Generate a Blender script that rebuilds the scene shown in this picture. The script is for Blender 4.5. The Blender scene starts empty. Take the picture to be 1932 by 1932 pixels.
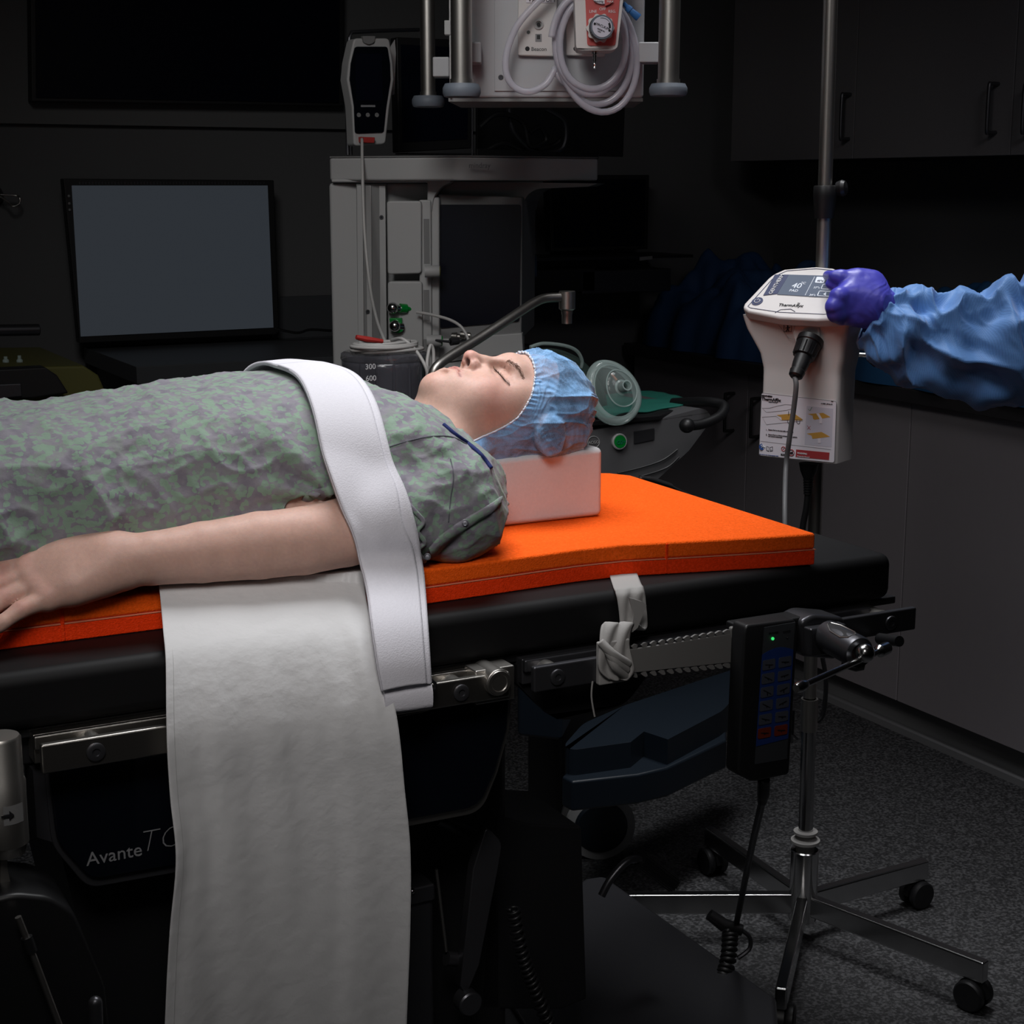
import bpy, bmesh, math, random
import numpy as np
from mathutils import Vector, Matrix, noise
random.seed(7); rng = np.random.default_rng(7)
PI = math.pi
SC = bpy.context.scene; COL = SC.collection
# ---------------------------------------------------------------- camera
CAMH = 1.47; FPX = 3000.0
PIT = math.atan(616/3000.0); YAW = math.atan(5800/math.hypot(3000, 616))
fh = Vector((math.cos(YAW), math.sin(YAW), 0)); RT = Vector((math.sin(YAW), -math.cos(YAW), 0))
FW = fh*math.cos(PIT)+Vector((0, 0, -math.sin(PIT))); UP = RT.cross(FW)
CAM = Vector((0, 0, CAMH))
cd = bpy.data.cameras.new('camera'); cam = bpy.data.objects.new('camera', cd); COL.objects.link(cam)
cam.matrix_world = Matrix.Translation(CAM) @ Matrix((RT, UP, -FW)).transposed().to_4x4()
cd.sensor_width = 36; cd.lens = 36*FPX/1932; cd.clip_start = .05; cd.clip_end = 50
SC.camera = cam
# ---------------------------------------------------------------- light
W = bpy.data.worlds.new('world'); SC.world = W; W.use_nodes = True
W.node_tree.nodes['Background'].inputs[0].default_value = (.5, .55, .65, 1)
W.node_tree.nodes['Background'].inputs[1].default_value = .006
vs = SC.view_settings; vs.view_transform = 'Standard'; vs.look = 'None'; vs.gamma = 1; vs.use_curve_mapping = False; vs.exposure = 0.0
def area(name, loc, to, sx, sy, power, col=(1, 1, 1), spread=180):
    l = bpy.data.lights.new(name, 'AREA'); l.shape = 'RECTANGLE'; l.size = sx; l.size_y = sy
    l.energy = power; l.color = col; l.spread = math.radians(spread)
    o = bpy.data.objects.new(name, l); COL.objects.link(o); o.location = loc
    o.rotation_euler = (Vector(to)-Vector(loc)).to_track_quat('-Z', 'Y').to_euler(); return o
area('ceiling_softbox', (1.0, 2.05, 2.35), (.98, 1.97, 1.0), .75, .55, 6.6, (.97, .98, 1), 95)
area('front_softbox', (.1, .55, 2.2), (.70, 1.9, .95), .6, .6, 1.25, (1, .96, .94), 48)
area('side_softbox', (2.0, 2.45, 2.5), (1.95, 2.33, 1.2), .45, .45, 2.5, (.97, .98, 1), 62)
area('background_fill', (.3, 1.5, 2.75), (1.75, 3.6, 1.1), .7, .7, 2.6, (1, .985, .97), 62)  # unseen fill, added to brighten the grey machine and the back
area('cabinet_fill', (1.9, .9, 2.7), (2.9, 2.9, .4), .6, .6, 1.25, (1, .96, 1), 70)  # added fill with no real fitting, lifts the right-hand cabinets
area('reflection_fill', (-.9, .1, 1.9), (1.4, 3, 1.2), .5, 1.6, .45, (1, .98, .96), 120)  # unseen, added behind the camera to give metal something to reflect
# ---------------------------------------------------------------- pixel rays to world planes
def ray(x, y): return FW*FPX+RT*(x-966)-UP*(y-966)
def onZ(x, y, z): r = ray(x, y); return CAM+r*((z-CAMH)/r.z)
def onY(x, y, Y): r = ray(x, y); return CAM+r*(Y/r.y)
def onX(x, y, X): r = ray(x, y); return CAM+r*(X/r.x)
def onD(x, y, d): return CAM+ray(x, y)*(d/FPX)
def onP(x, y, o, n): r = ray(x, y); return CAM+r*((o-CAM).dot(n)/r.dot(n))
V = Vector
# ---------------------------------------------------------------- materials
def mat(name, col, rough=.5, metal=0, bump=None, vary=0, vscale=40, sss=0, trans=0, alpha=1, coat=0, spec=.5, emit=None, aniso=0, sheen=0):
    m = bpy.data.materials.new(name); m.use_nodes = True; nt = m.node_tree; b = nt.nodes['Principled BSDF']
    I = b.inputs; I['Base Color'].default_value = (*col, 1); I['Roughness'].default_value = rough; I['Metallic'].default_value = metal
    I['Specular IOR Level'].default_value = spec
    if sss: I['Subsurface Weight'].default_value = sss; I['Subsurface Radius'].default_value = (1, .35, .2); I['Subsurface Scale'].default_value = .01
    if trans: I['Transmission Weight'].default_value = trans
    if coat: I['Coat Weight'].default_value = coat; I['Coat Roughness'].default_value = .1
    if sheen: I['Sheen Weight'].default_value = sheen; I['Sheen Roughness'].default_value = .6
    if alpha < 1: I['Alpha'].default_value = alpha
    if emit: I['Emission Color'].default_value = (*emit[0], 1); I['Emission Strength'].default_value = emit[1]
    tc = nt.nodes.new('ShaderNodeTexCoord')
    if vary:
        n = nt.nodes.new('ShaderNodeTexNoise'); n.inputs['Scale'].default_value = vscale; n.inputs['Detail'].default_value = 5
        r = nt.nodes.new('ShaderNodeMapRange'); r.inputs[3].default_value = 1-vary; r.inputs[4].default_value = 1+vary
        x = nt.nodes.new('ShaderNodeVectorMath'); x.operation = 'SCALE'; x.inputs[0].default_value = col
        nt.links.new(tc.outputs['Object'], n.inputs['Vector']); nt.links.new(n.outputs[0], r.inputs[0]); nt.links.new(r.outputs[0], x.inputs['Scale'])
        nt.links.new(x.outputs[0], I['Base Color'])
    if bump:
        n = nt.nodes.new('ShaderNodeTexNoise'); n.inputs['Scale'].default_value = bump[0]; n.inputs['Detail'].default_value = 4
        if aniso:
            mp = nt.nodes.new('ShaderNodeMapping'); mp.inputs['Scale'].default_value = aniso; nt.links.new(tc.outputs['Object'], mp.inputs[0]); nt.links.new(mp.outputs[0], n.inputs['Vector'])
        else: nt.links.new(tc.outputs['Object'], n.inputs['Vector'])
        bp = nt.nodes.new('ShaderNodeBump'); bp.inputs['Strength'].default_value = bump[1]; bp.inputs['Distance'].default_value = bump[2] if len(bump) > 2 else .001
        nt.links.new(n.outputs[0], bp.inputs['Height']); nt.links.new(bp.outputs[0], I['Normal'])
    return m
def ramp(nt, fac, stops, interp='LINEAR'):
    r = nt.nodes.new('ShaderNodeValToRGB'); r.color_ramp.interpolation = interp
    e = r.color_ramp.elements
    while len(e) < len(stops): e.new(.5)
    for el, (p, c) in zip(e, stops): el.position = p; el.color = (*c, 1) if len(c) == 3 else c
    nt.links.new(fac, r.inputs[0]); return r.outputs[0]
M = {}
M['wall'] = mat('wall_paint', (.10, .10, .103), .8, bump=(200, .1))
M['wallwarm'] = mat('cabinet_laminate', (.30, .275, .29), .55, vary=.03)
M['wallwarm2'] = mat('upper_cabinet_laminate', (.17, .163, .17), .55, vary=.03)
M['dark'] = mat('black_plastic', (.008, .008, .009), .45)
M['darkrough'] = mat('black_vinyl', (.005, .005, .0055), .6, bump=(900, .15, .0004), spec=.2)
M['gloss'] = mat('black_glass', (.003, .004, .007), .12)
M['screen'] = mat('dark_screen', (.003, .004, .010), .3, spec=.25)
M['steel'] = mat('brushed_steel', (.50, .48, .45), .38, 1, bump=(60, .25, .0003), aniso=(1, 1, 25))
M['steelx'] = mat('brushed_rail_steel', (.42, .40, .37), .33, 1, bump=(60, .35, .0003), aniso=(1, 25, 25))
M['chrome'] = mat('chrome', (.55, .55, .55), .2, 1)
M['darkmetal'] = mat('dark_metal', (.10, .10, .11), .35, .8)
M['machine'] = mat('grey_machine_plastic', (.42, .42, .42), .5, bump=(700, .1, .0003))
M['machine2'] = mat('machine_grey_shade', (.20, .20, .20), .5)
M['white'] = mat('white_plastic', (.64, .61, .60), .38)
M['whitebox'] = mat('white_enamel', (.45, .45, .47), .35)
M['bumper'] = mat('grey_rubber', (.12, .14, .17), .55)
M['black'] = mat('black_ink', (.01, .01, .012), .5)
M['grey'] = mat('grey_ink', (.22, .22, .23), .5)
M['whiteink'] = mat('white_ink', (.7, .7, .72), .5)
M['red'] = mat('red_plastic', (.42, .035, .03), .45)
M['redface'] = mat('red_face', (.50, .09, .085), .4)
M['green'] = mat('green_plastic', (.0, .22, .03), .3, coat=.4)
M['greendark'] = mat('green_drape', (.01, .16, .12), .8, bump=(200, .3))
M['bluedrape'] = mat('dark_blue_drape', (.018, .07, .19), .7, bump=(120, .3, .002))
M['bluecart'] = mat('blue_grey_plastic', (.005, .010, .017), .45)
M['bluekey'] = mat('blue_keypad', (.012, .035, .16), .4)
M['key'] = mat('grey_key', (.055, .06, .08), .45)
M['orangekey'] = mat('orange_key', (.15, .02, .006), .45)
M['navylabel'] = mat('slate_blue_print', (.055, .065, .13), .35)
M['lcd'] = mat('slate_display', (.10, .12, .16), .2, emit=((.10, .12, .16), .35))
M['lcdtext'] = mat('display_text', (.5, .53, .58), .4, emit=((.5, .53, .58), .5))
M['yellow'] = mat('olive_yellow', (.08, .077, .014), .6)
M['tan'] = mat('tan_print', (.55, .30, .06), .5)
M['labelred'] = mat('label_red', (.38, .04, .045), .5)
M['labelblue'] = mat('label_blue', (.01, .06, .25), .5)
M['label'] = mat('label_paper', (.74, .70, .76), .4)
M['labelgrey'] = mat('label_grey', (.58, .56, .64), .4)
M['led'] = mat('green_led', (.02, .5, .1), .4, emit=((.05, .9, .2), .8))
M['cablewhite'] = mat('white_cable', (.48, .47, .46), .45)
M['cablegrey'] = mat('grey_cable', (.13, .13, .135), .5)
M['counter'] = mat('dark_countertop', (.035, .033, .035), .4, vary=.2)
M['desk'] = mat('desk_laminate', (.05, .053, .058), .45)
M['tealbag'] = mat('grey_green_bag', (.06, .09, .08), .4, alpha=.85)
M['clear'] = mat('clear_tubing', (.62, .60, .68), .18, alpha=.55, coat=.3)
M['clearmask'] = mat('clear_mask_plastic', (.55, .68, .66), .1, alpha=.22, coat=1)
M['clearrim'] = mat('clear_mask_rim', (.5, .62, .6), .12, alpha=.5, coat=1)
M['smoke'] = mat('smoked_canister', (.10, .10, .12), .08, alpha=.6, coat=1)
# ---------------------------------------------------------------- mesh builder
class MB:
    def __init__(s): s.v = []; s.f = []
    def raw(s, vs_, fs): b = len(s.v); s.v += [V(p) for p in vs_]; s.f += [[i+b for i in f] for f in fs]; return s
    def box(s, c, size, rot=None):
        hx, hy, hz = [k/2 for k in size]; ps = [V((x, y, z)) for x in (-hx, hx) for y in (-hy, hy) for z in (-hz, hz)]
        if rot is not None: ps = [rot @ p for p in ps]
        return s.raw([V(c)+p for p in ps], [(0, 1, 3, 2), (4, 6, 7, 5), (0, 4, 5, 1), (2, 3, 7, 6), (0, 2, 6, 4), (1, 5, 7, 3)])
    def box2(s, a, b): a = V(a); b = V(b); return s.box((a+b)/2, [abs(k) for k in (b-a)])
    def prism(s, pts, ext):   # closed polygon (3d points) extruded by vector ext
        n = len(pts); pts = [V(p) for p in pts]; e = V(ext)
        nrm = V((0, 0, 0))
        for i in range(n): nrm += pts[i].cross(pts[(i+1) % n])
        if nrm.dot(e) > 0: pts = pts[::-1]
        return s.raw(pts+[p+e for p in pts], [list(range(n)), [n+i for i in range(n)][::-1]]+[(i, n+i, n+(i+1) % n, (i+1) % n)[::-1] for i in range(n)])
    def grid(s, P, cu=False, cv=False, flip=False):   # P[i][j]
        nu, nv = len(P), len(P[0]); fs = []
        for i in range(nu if cu else nu-1):
            for j in range(nv if cv else nv-1):
                q = (i*nv+j, ((i+1) % nu)*nv+j, ((i+1) % nu)*nv+(j+1) % nv, i*nv+(j+1) % nv); fs.append(q[::-1] if flip else q)
        return s.raw([p for r in P for p in r], fs)
    def tube(s, path, r, n=10, closed=False, caps=True, ry=None):
        path = [V(p) for p in path]; m = len(path); rs = r if isinstance(r, (list, tuple)) else [r]*m
        T = []
        for i in range(m):
            a = path[(i-1) % m] if closed or i > 0 else path[0]; b = path[(i+1) % m] if closed or i < m-1 else path[-1]
            t = (b-a); T.append(t.normalized() if t.length > 1e-9 else V((0, 0, 1)))
        u = T[0].orthogonal().normalized(); P = []
        for i in range(m):
            u = (u-T[i]*u.dot(T[i])).normalized(); w = T[i].cross(u)
            P.append([path[i]+(u*math.cos(2*PI*k/n)+w*math.sin(2*PI*k/n))*rs[i] for k in range(n)])
        b = len(s.v); s.grid(P, cu=closed, cv=True, flip=True)
        if caps and not closed: s.f.append([b+k for k in range(n)]); s.f.append([b+(m-1)*n+k for k in range(n)][::-1])
        return s
    def cyl(s, a, b, r, n=24, r2=None): return s.tube([a, b], [r, r if r2 is None else r2], n)
    def lathe(s, o, ax, prof, n=32):   # prof: (dist along axis, radius)
        o = V(o); ax = V(ax).normalized(); u = ax.orthogonal().normalized(); w = ax.cross(u)
        P = [[o+ax*h+(u*math.cos(2*PI*k/n)+w*math.sin(2*PI*k/n))*max(r, 1e-5) for k in range(n)] for h, r in prof]
        return s.grid(P, cv=True, flip=True)
    def sphere(s, c, r, n=16):
        r = V(r) if hasattr(r, '__len__') else V((r, r, r)); c = V(c)
        P = [[c+V((r.x*math.sin(t)*math.cos(p), r.y*math.sin(t)*math.sin(p), r.z*math.cos(t))) for p in [2*PI*k/n for k in range(n)]] for t in [PI*(.001+.998*i/(n//2)) for i in range(n//2+1)]]
        return s.grid(P, cv=True)
def smooth_path(pts, k=8, closed=False):
    pts = [V(p) for p in pts]; n = len(pts); out = []
    for i in range(n if closed else n-1):
        g = lambda j: pts[j % n] if closed else pts[min(max(j, 0), n-1)]
        p0, p1, p2, p3 = g(i-1), g(i), g(i+1), g(i+2)
        for q in range(k):
            t = q/k; out.append(.5*((2*p1)+(p2-p0)*t+(2*p0-5*p1+4*p2-p3)*t*t+(3*p1-p0-3*p2+p3)*t**3))
    if not closed: out.append(pts[-1])
    return out
LOC = {}
def setp(o, label=None, cat=None, group=None, kind=None):
    if label: o['label'] = label
    if cat: o['category'] = cat
    if group: o['group'] = group
    if kind: o['kind'] = kind
    return o
def thing(name, label, cat, loc, group=None):
    o = bpy.data.objects.new(name, None); o.empty_display_size = .05; COL.objects.link(o); o.location = loc; LOC[o.name] = V(loc)
    return setp(o, label, cat, group)
def mk(name, mb, m, parent=None, bevel=0, smooth=True, ang=38, seg=2, solid=0, label=None, base=None):
    me = bpy.data.meshes.new(name)
    if base is None: base = LOC[parent.name] if parent else None
    if base is None:
        xs = np.array([tuple(p) for p in mb.v]); base = V(((xs[:, 0].min()+xs[:, 0].max())/2, (xs[:, 1].min()+xs[:, 1].max())/2, xs[:, 2].min()))
    me.from_pydata([tuple(p-base) for p in mb.v], [], mb.f); me.validate()
    bm = bmesh.new(); bm.from_mesh(me)
    bmesh.ops.recalc_face_normals(bm, faces=bm.faces)
    if smooth:
        for f in bm.faces: f.smooth = True
        for e in bm.edges:
            if len(e.link_faces) == 2 and e.calc_face_angle(0) > math.radians(ang): e.smooth = False
    bm.to_mesh(me); bm.free(); me.materials.append(M[m] if isinstance(m, str) else m)
    o = bpy.data.objects.new(name, me); COL.objects.link(o)
    if parent: o.parent = parent; LOC[o.name] = base
    else: o.location = base; LOC[o.name] = base
    if solid: md = o.modifiers.new('solid', 'SOLIDIFY'); md.thickness = solid; md.offset = 0
    if bevel: md = o.modifiers.new('bevel', 'BEVEL'); md.width = bevel; md.segments = seg; md.limit_method = 'ANGLE'; md.angle_limit = math.radians(40); md.harden_normals = True
    if label: o['label'] = label
    return o
def fixroot(o):   # child of a child keeps the root offset
    return o
def copytree(o, loc, label=None, parent=None):
    c = o.copy(); COL.objects.link(c)
    if parent is None: c.location = loc
    else: c.parent = parent
    LOC[c.name] = V(loc)
    if label: c['label'] = label
    for ch in list(o.children): copytree(ch, loc, None, c)
    return c
def text(s, size, m, o, ex, ey, parent, name='lettering', align='LEFT', shear=0, bold=0, depth=.0004):
    cu = bpy.data.curves.new(name, 'FONT'); cu.body = s; cu.size = size; cu.align_x = align; cu.extrude = depth; cu.shear = shear; cu.offset = bold; cu.resolution_u = 3
    t = bpy.data.objects.new('t', cu); COL.objects.link(t)
    dg = bpy.context.evaluated_depsgraph_get(); me = bpy.data.meshes.new_from_object(t.evaluated_get(dg)); bpy.data.objects.remove(t)
    ex = V(ex).normalized(); ey = V(ey); ey = (ey-ex*ey.dot(ex)).normalized(); ez = ex.cross(ey)
    base = LOC[parent.name]
    me.transform(Matrix.Translation(V(o)-base) @ Matrix((ex, ey, ez)).transposed().to_4x4())
    me.materials.clear(); me.materials.append(M[m]); me.name = name
    ob = bpy.data.objects.new(name, me); COL.objects.link(ob); ob.parent = parent; LOC[ob.name] = base
    return ob
def struct(name, mb, m, **k): o = mk(name, mb, m, **k); o['kind'] = 'structure'; return o
# ---------------------------------------------------------------- smooth solids: distance field to mesh (surface nets)
def smin(a, b, k):
    if k <= 0: return np.minimum(a, b)
    h = np.clip(.5+.5*(b-a)/k, 0, 1); return b*(1-h)+a*h-k*h*(1-h)
class Field:
    def __init__(s, lo, hi, h):
        s.lo = np.array(lo, float); s.h = h; s.n = np.ceil((np.array(hi)-s.lo)/h).astype(int)+1
        s.val = np.full(s.n, .05, np.float32)
    def blk(s, lo, hi, pad):
        i0 = np.clip(np.floor((np.array(lo)-pad-s.lo)/s.h).astype(int), 0, s.n-1); i1 = np.clip(np.ceil((np.array(hi)+pad-s.lo)/s.h).astype(int)+1, 1, s.n)
        ax = [(s.lo[k]+s.h*np.arange(i0[k], i1[k])).astype(np.float32) for k in range(3)]
        return tuple(slice(i0[k], i1[k]) for k in range(3)), ax[0][:, None, None], ax[1][None, :, None], ax[2][None, None, :]
    def put(s, fn, lo, hi, k=.01, sub=False, pad=None):
        sl, X, Y, Z = s.blk(lo, hi, max(k*1.5, .01) if pad is None else pad)
        if 0 in [q.stop-q.start for q in sl]: return
        d = fn(X, Y, Z); a = s.val[sl]
        s.val[sl] = -smin(-a, d, k) if sub else smin(a, d, k)
    def ell(s, c, r, k=.01, sub=False, rot=0):   # rot: about y axis
        c = np.array(c, float); r = np.array(r, float); cr, sr = math.cos(rot), math.sin(rot)
        def fn(X, Y, Z):
            x, y, z = X-c[0], Y-c[1], Z-c[2]; x, z = cr*x-sr*z, sr*x+cr*z
            k0 = np.sqrt((x/r[0])**2+(y/r[1])**2+(z/r[2])**2)+1e-6; k1 = np.sqrt((x/r[0]**2)**2+(y/r[1]**2)**2+(z/r[2]**2)**2)+1e-6
            return k0*(k0-1)/k1
        R_ = r if rot == 0 else np.full(3, max(r)); s.put(fn, c-R_, c+R_, k, sub)
    def cap(s, a, b, ra, rb=None, k=.01, sub=False):
        a = np.array(a, float); b = np.array(b, float); rb = ra if rb is None else rb; ba = b-a; L = (ba**2).sum()+1e-12
        def fn(X, Y, Z):
            t = np.clip(((X-a[0])*ba[0]+(Y-a[1])*ba[1]+(Z-a[2])*ba[2])/L, 0, 1)
            return np.sqrt((X-a[0]-t*ba[0])**2+(Y-a[1]-t*ba[1])**2+(Z-a[2]-t*ba[2])**2)-(ra+(rb-ra)*t)
        m = max(ra, rb); s.put(fn, np.minimum(a, b)-m, np.maximum(a, b)+m, k, sub)
    def chain(s, pts, rs, k=.01):
        for i in range(len(pts)-1): s.cap(pts[i], pts[i+1], rs[i], rs[i+1], k)
    def sample(s, P):
        q = (np.asarray(P)-s.lo)/s.h; q = np.clip(q, 0, np.array(s.n)-1.001); i = q.astype(int); t = q-i; r = 0
        for a in (0, 1):
            for b in (0, 1):
                for c in (0, 1):
                    w = (t[..., 0] if a else 1-t[..., 0])*(t[..., 1] if b else 1-t[..., 1])*(t[..., 2] if c else 1-t[..., 2])
                    r = r+w*s.val[i[..., 0]+a, i[..., 1]+b, i[..., 2]+c]
        return r
    def mesh(s):
        v = s.val; v[0], v[-1], v[:, 0], v[:, -1], v[:, :, 0], v[:, :, -1] = (np.abs(v[0])+1e-3, np.abs(v[-1])+1e-3, np.abs(v[:, 0])+1e-3, np.abs(v[:, -1])+1e-3, np.abs(v[:, :, 0])+1e-3, np.abs(v[:, :, -1])+1e-3)
        S = v < 0; n = np.array(v.shape)-1; cnt = np.zeros(n, np.uint8)
        for a in (0, 1):
            for b in (0, 1):
                for c in (0, 1): cnt += S[a:n[0]+a, b:n[1]+b, c:n[2]+c]
        I = np.argwhere((cnt > 0) & (cnt < 8)); idx = np.full(n, -1, np.int64); idx[tuple(I.T)] = np.arange(len(I))
        acc = np.zeros((len(I), 3)); num = np.zeros(len(I))
        for ax in range(3):
            o1, o2 = [k for k in range(3) if k != ax]
            for a in (0, 1):
                for b in (0, 1):
                    c0 = np.zeros(3, int); c0[o1] = a; c0[o2] = b; c1 = c0.copy(); c1[ax] = 1
                    f0 = v[tuple((I+c0).T)]; f1 = v[tuple((I+c1).T)]; m = (f0 < 0) != (f1 < 0)
                    t = np.where(m, f0/np.where(m, f0-f1, 1), 0); p = np.tile(c0.astype(float), (len(I), 1)); p[:, ax] += t
                    acc += p*m[:, None]; num += m
        P = (I+acc/num[:, None])*s.h+s.lo; F = []
        for ax in range(3):
            o1, o2 = [(ax+1) % 3, (ax+2) % 3]; sa = [slice(None)]*3; sb = [slice(None)]*3; sa[ax] = slice(0, -1); sb[ax] = slice(1, None)
            A = S[tuple(sa)]; B = S[tuple(sb)]; E = np.argwhere(A != B); E = E[(E[:, o1] > 0) & (E[:, o2] > 0) & (E[:, o1] < n[o1]) & (E[:, o2] < n[o2])]
            q = []
            for da, db in ((0, 0), (-1, 0), (-1, -1), (0, -1)):
                e = E.copy(); e[:, o1] += da; e[:, o2] += db; q.append(idx[tuple(e.T)])
            q = np.stack(q, 1); fl = A[tuple(E.T)]; q[~fl] = q[~fl][:, ::-1]; F.append(q)
        return P, np.concatenate(F)
def mesh_np(name, P, F, m, parent, base=None):
    base = np.array(LOC[parent.name] if base is None else base); me = bpy.data.meshes.new(name)
    me.vertices.add(len(P)); me.vertices.foreach_set('co', (P-base).astype(np.float32).ravel())
    me.loops.add(F.size); me.loops.foreach_set('vertex_index', F.astype(np.int32).ravel())
    k = F.shape[1]; me.polygons.add(len(F)); me.polygons.foreach_set('loop_start', np.arange(0, F.size, k, dtype=np.int32)); me.update(calc_edges=True)
    me.polygons.foreach_set('use_smooth', np.ones(len(F), bool)); me.validate()
    me.materials.append(M[m] if isinstance(m, str) else m)
    o = bpy.data.objects.new(name, me); COL.objects.link(o)
    if parent is not None: o.parent = parent; LOC[o.name] = LOC[parent.name]
    return o
def normals_np(P, F):
    a, b, c = P[F[:, 0]], P[F[:, 1]], P[F[:, 2]]; fn = np.cross(b-a, c-a); N = np.zeros_like(P)
    for k in range(F.shape[1]): np.add.at(N, F[:, k], fn)
    return N/(np.linalg.norm(N, axis=1, keepdims=True)+1e-12)
def relax(P, F, it=2, lam=.5):
    for _ in range(it):
        A = np.zeros_like(P); n = np.zeros(len(P))
        for k in range(4):
            a = F[:, k]; b = F[:, (k+1) % 4]; np.add.at(A, a, P[b]); np.add.at(n, a, 1)
        P = P+(A/np.maximum(n, 1)[:, None]-P)*lam
    return P
def vnoise(P, seed=0):   # smooth value noise, vectorised, about -1..1
    P = np.asarray(P, float); i = np.floor(P).astype(np.int64); t = P-i; t = t*t*t*(t*(t*6-15)+10); r = 0
    for a in (0, 1):
        for b in (0, 1):
            for c in (0, 1):
                h = ((i[..., 0]+a)*374761393+(i[..., 1]+b)*668265263+(i[..., 2]+c)*2147483647+seed*974711) & 0xffffffff
                h = ((h ^ (h >> 13))*1274126177) & 0xffffffff; h = (h ^ (h >> 16)) & 0xffff
                r = r+(h/32768.-1)*(t[..., 0] if a else 1-t[..., 0])*(t[..., 1] if b else 1-t[..., 1])*(t[..., 2] if c else 1-t[..., 2])
    return r
def fbm(P, o=3, seed=0):
    r = 0; a = 1
    for k in range(o): r = r+a*vnoise(P*2**k, seed+k); a *= .5
    return r
def ridge(P, o=2, seed=0):
    r = 0; a = 1
    for k in range(o): r = r+a*(1-2*np.sqrt(np.abs(vnoise(P*2**k, seed+k))+.0)); a *= .5
    return r
# ================================================================ special materials
def new(name):
    m = bpy.data.materials.new(name); m.use_nodes = True; return m, m.node_tree, m.node_tree.nodes['Principled BSDF'], m.node_tree.nodes.new('ShaderNodeTexCoord')
m, nt, b, tc = new('skin'); M['skin'] = m
a = nt.nodes.new('ShaderNodeAttribute'); a.attribute_name = 'tint'; nt.links.new(a.outputs['Color'], b.inputs['Base Color'])
b.inputs['Roughness'].default_value = .52; b.inputs['Specular IOR Level'].default_value = .35; b.inputs['Subsurface Weight'].default_value = .25; b.inputs['Subsurface Radius'].default_value = (1, .3, .15); b.inputs['Subsurface Scale'].default_value = .006
n = nt.nodes.new('ShaderNodeTexVoronoi'); n.inputs['Scale'].default_value = 900; bp = nt.nodes.new('ShaderNodeBump'); bp.inputs['Strength'].default_value = .25; bp.inputs['Distance'].default_value = .0004
nt.links.new(tc.outputs['Object'], n.inputs['Vector']); nt.links.new(n.outputs[0], bp.inputs['Height']); nt.links.new(bp.outputs[0], b.inputs['Normal'])
M['lashmat'] = mat('lash_hair', (.02, .012, .01), .6); M['browmat'] = mat('brow_hair', (.13, .07, .045), .7)
M['hair'] = mat('brown_hair', (.055, .028, .018), .5, bump=(500, .6, .002), vary=.5, vscale=120)
m, nt, b, tc = new('gown_print'); M['gown'] = m
def node(t, **k):
    n = nt.nodes.new(t)
    for a_, v_ in k.items(): setattr(n, a_, v_)
    return n
mp = node('ShaderNodeMapping'); mp.inputs['Scale'].default_value = (1, 1, 1.15); nt.links.new(tc.outputs['Object'], mp.inputs[0])
nd = node('ShaderNodeTexNoise'); nd.inputs['Scale'].default_value = 55; nd.inputs['Detail'].default_value = 2; nt.links.new(mp.outputs[0], nd.inputs['Vector'])
mx = node('ShaderNodeMix', data_type='VECTOR'); mx.inputs[0].default_value = .016; nt.links.new(mp.outputs[0], mx.inputs[4]); nt.links.new(nd.outputs['Color'], mx.inputs[5])
vo = node('ShaderNodeTexVoronoi', feature='F1', distance='MINKOWSKI'); vo.inputs['Scale'].default_value = 135; vo.inputs['Exponent'].default_value = 3.2; vo.inputs['Randomness'].default_value = .95; nt.links.new(mx.outputs[1], vo.inputs['Vector'])
# random cells are green patches
c1 = ramp(nt, vo.outputs['Distance'], [(0, (1, 1, 1)), (.54, (1, 1, 1)), (.60, (0, 0, 0)), (1, (0, 0, 0))])
sep = node('ShaderNodeSeparateColor'); nt.links.new(vo.outputs['Color'], sep.inputs[0]); c2 = ramp(nt, sep.outputs[0], [(0, (0, 0, 0)), (.46, (0, 0, 0)), (.50, (1, 1, 1)), (1, (1, 1, 1))])
mu = node('ShaderNodeMath', operation='MULTIPLY'); nt.links.new(c1, mu.inputs[0]); nt.links.new(c2, mu.inputs[1])
nb = node('ShaderNodeTexNoise'); nb.inputs['Scale'].default_value = 45; nb.inputs['Detail'].default_value = 3; nt.links.new(mp.outputs[0], nb.inputs['Vector'])
basec = ramp(nt, nb.outputs[0], [(.35, (.16, .148, .182)), (.52, (.21, .198, .228)), (.62, (.20, .22, .21)), (.75, (.16, .152, .186))])
gm = node('ShaderNodeMix', data_type='RGBA'); gm.inputs[7].default_value = (.195, .315, .215, 1); nt.links.new(basec, gm.inputs[6])
mm = node('ShaderNodeMath', operation='MULTIPLY'); mm.inputs[1].default_value = .72; nt.links.new(mu.outputs[0], mm.inputs[0]); nt.links.new(mm.outputs[0], gm.inputs[0]); nt.links.new(gm.outputs[2], b.inputs['Base Color'])
b.inputs['Roughness'].default_value = .85; b.inputs['Sheen Weight'].default_value = .15
nn = node('ShaderNodeTexNoise'); nn.inputs['Scale'].default_value = 90; nn.inputs['Detail'].default_value = 6
bp = node('ShaderNodeBump'); bp.inputs['Strength'].default_value = .5; bp.inputs['Distance'].default_value = .003; nt.links.new(tc.outputs['Object'], nn.inputs['Vector']); nt.links.new(nn.outputs[0], bp.inputs['Height']); nt.links.new(bp.outputs[0], b.inputs['Normal'])
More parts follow.
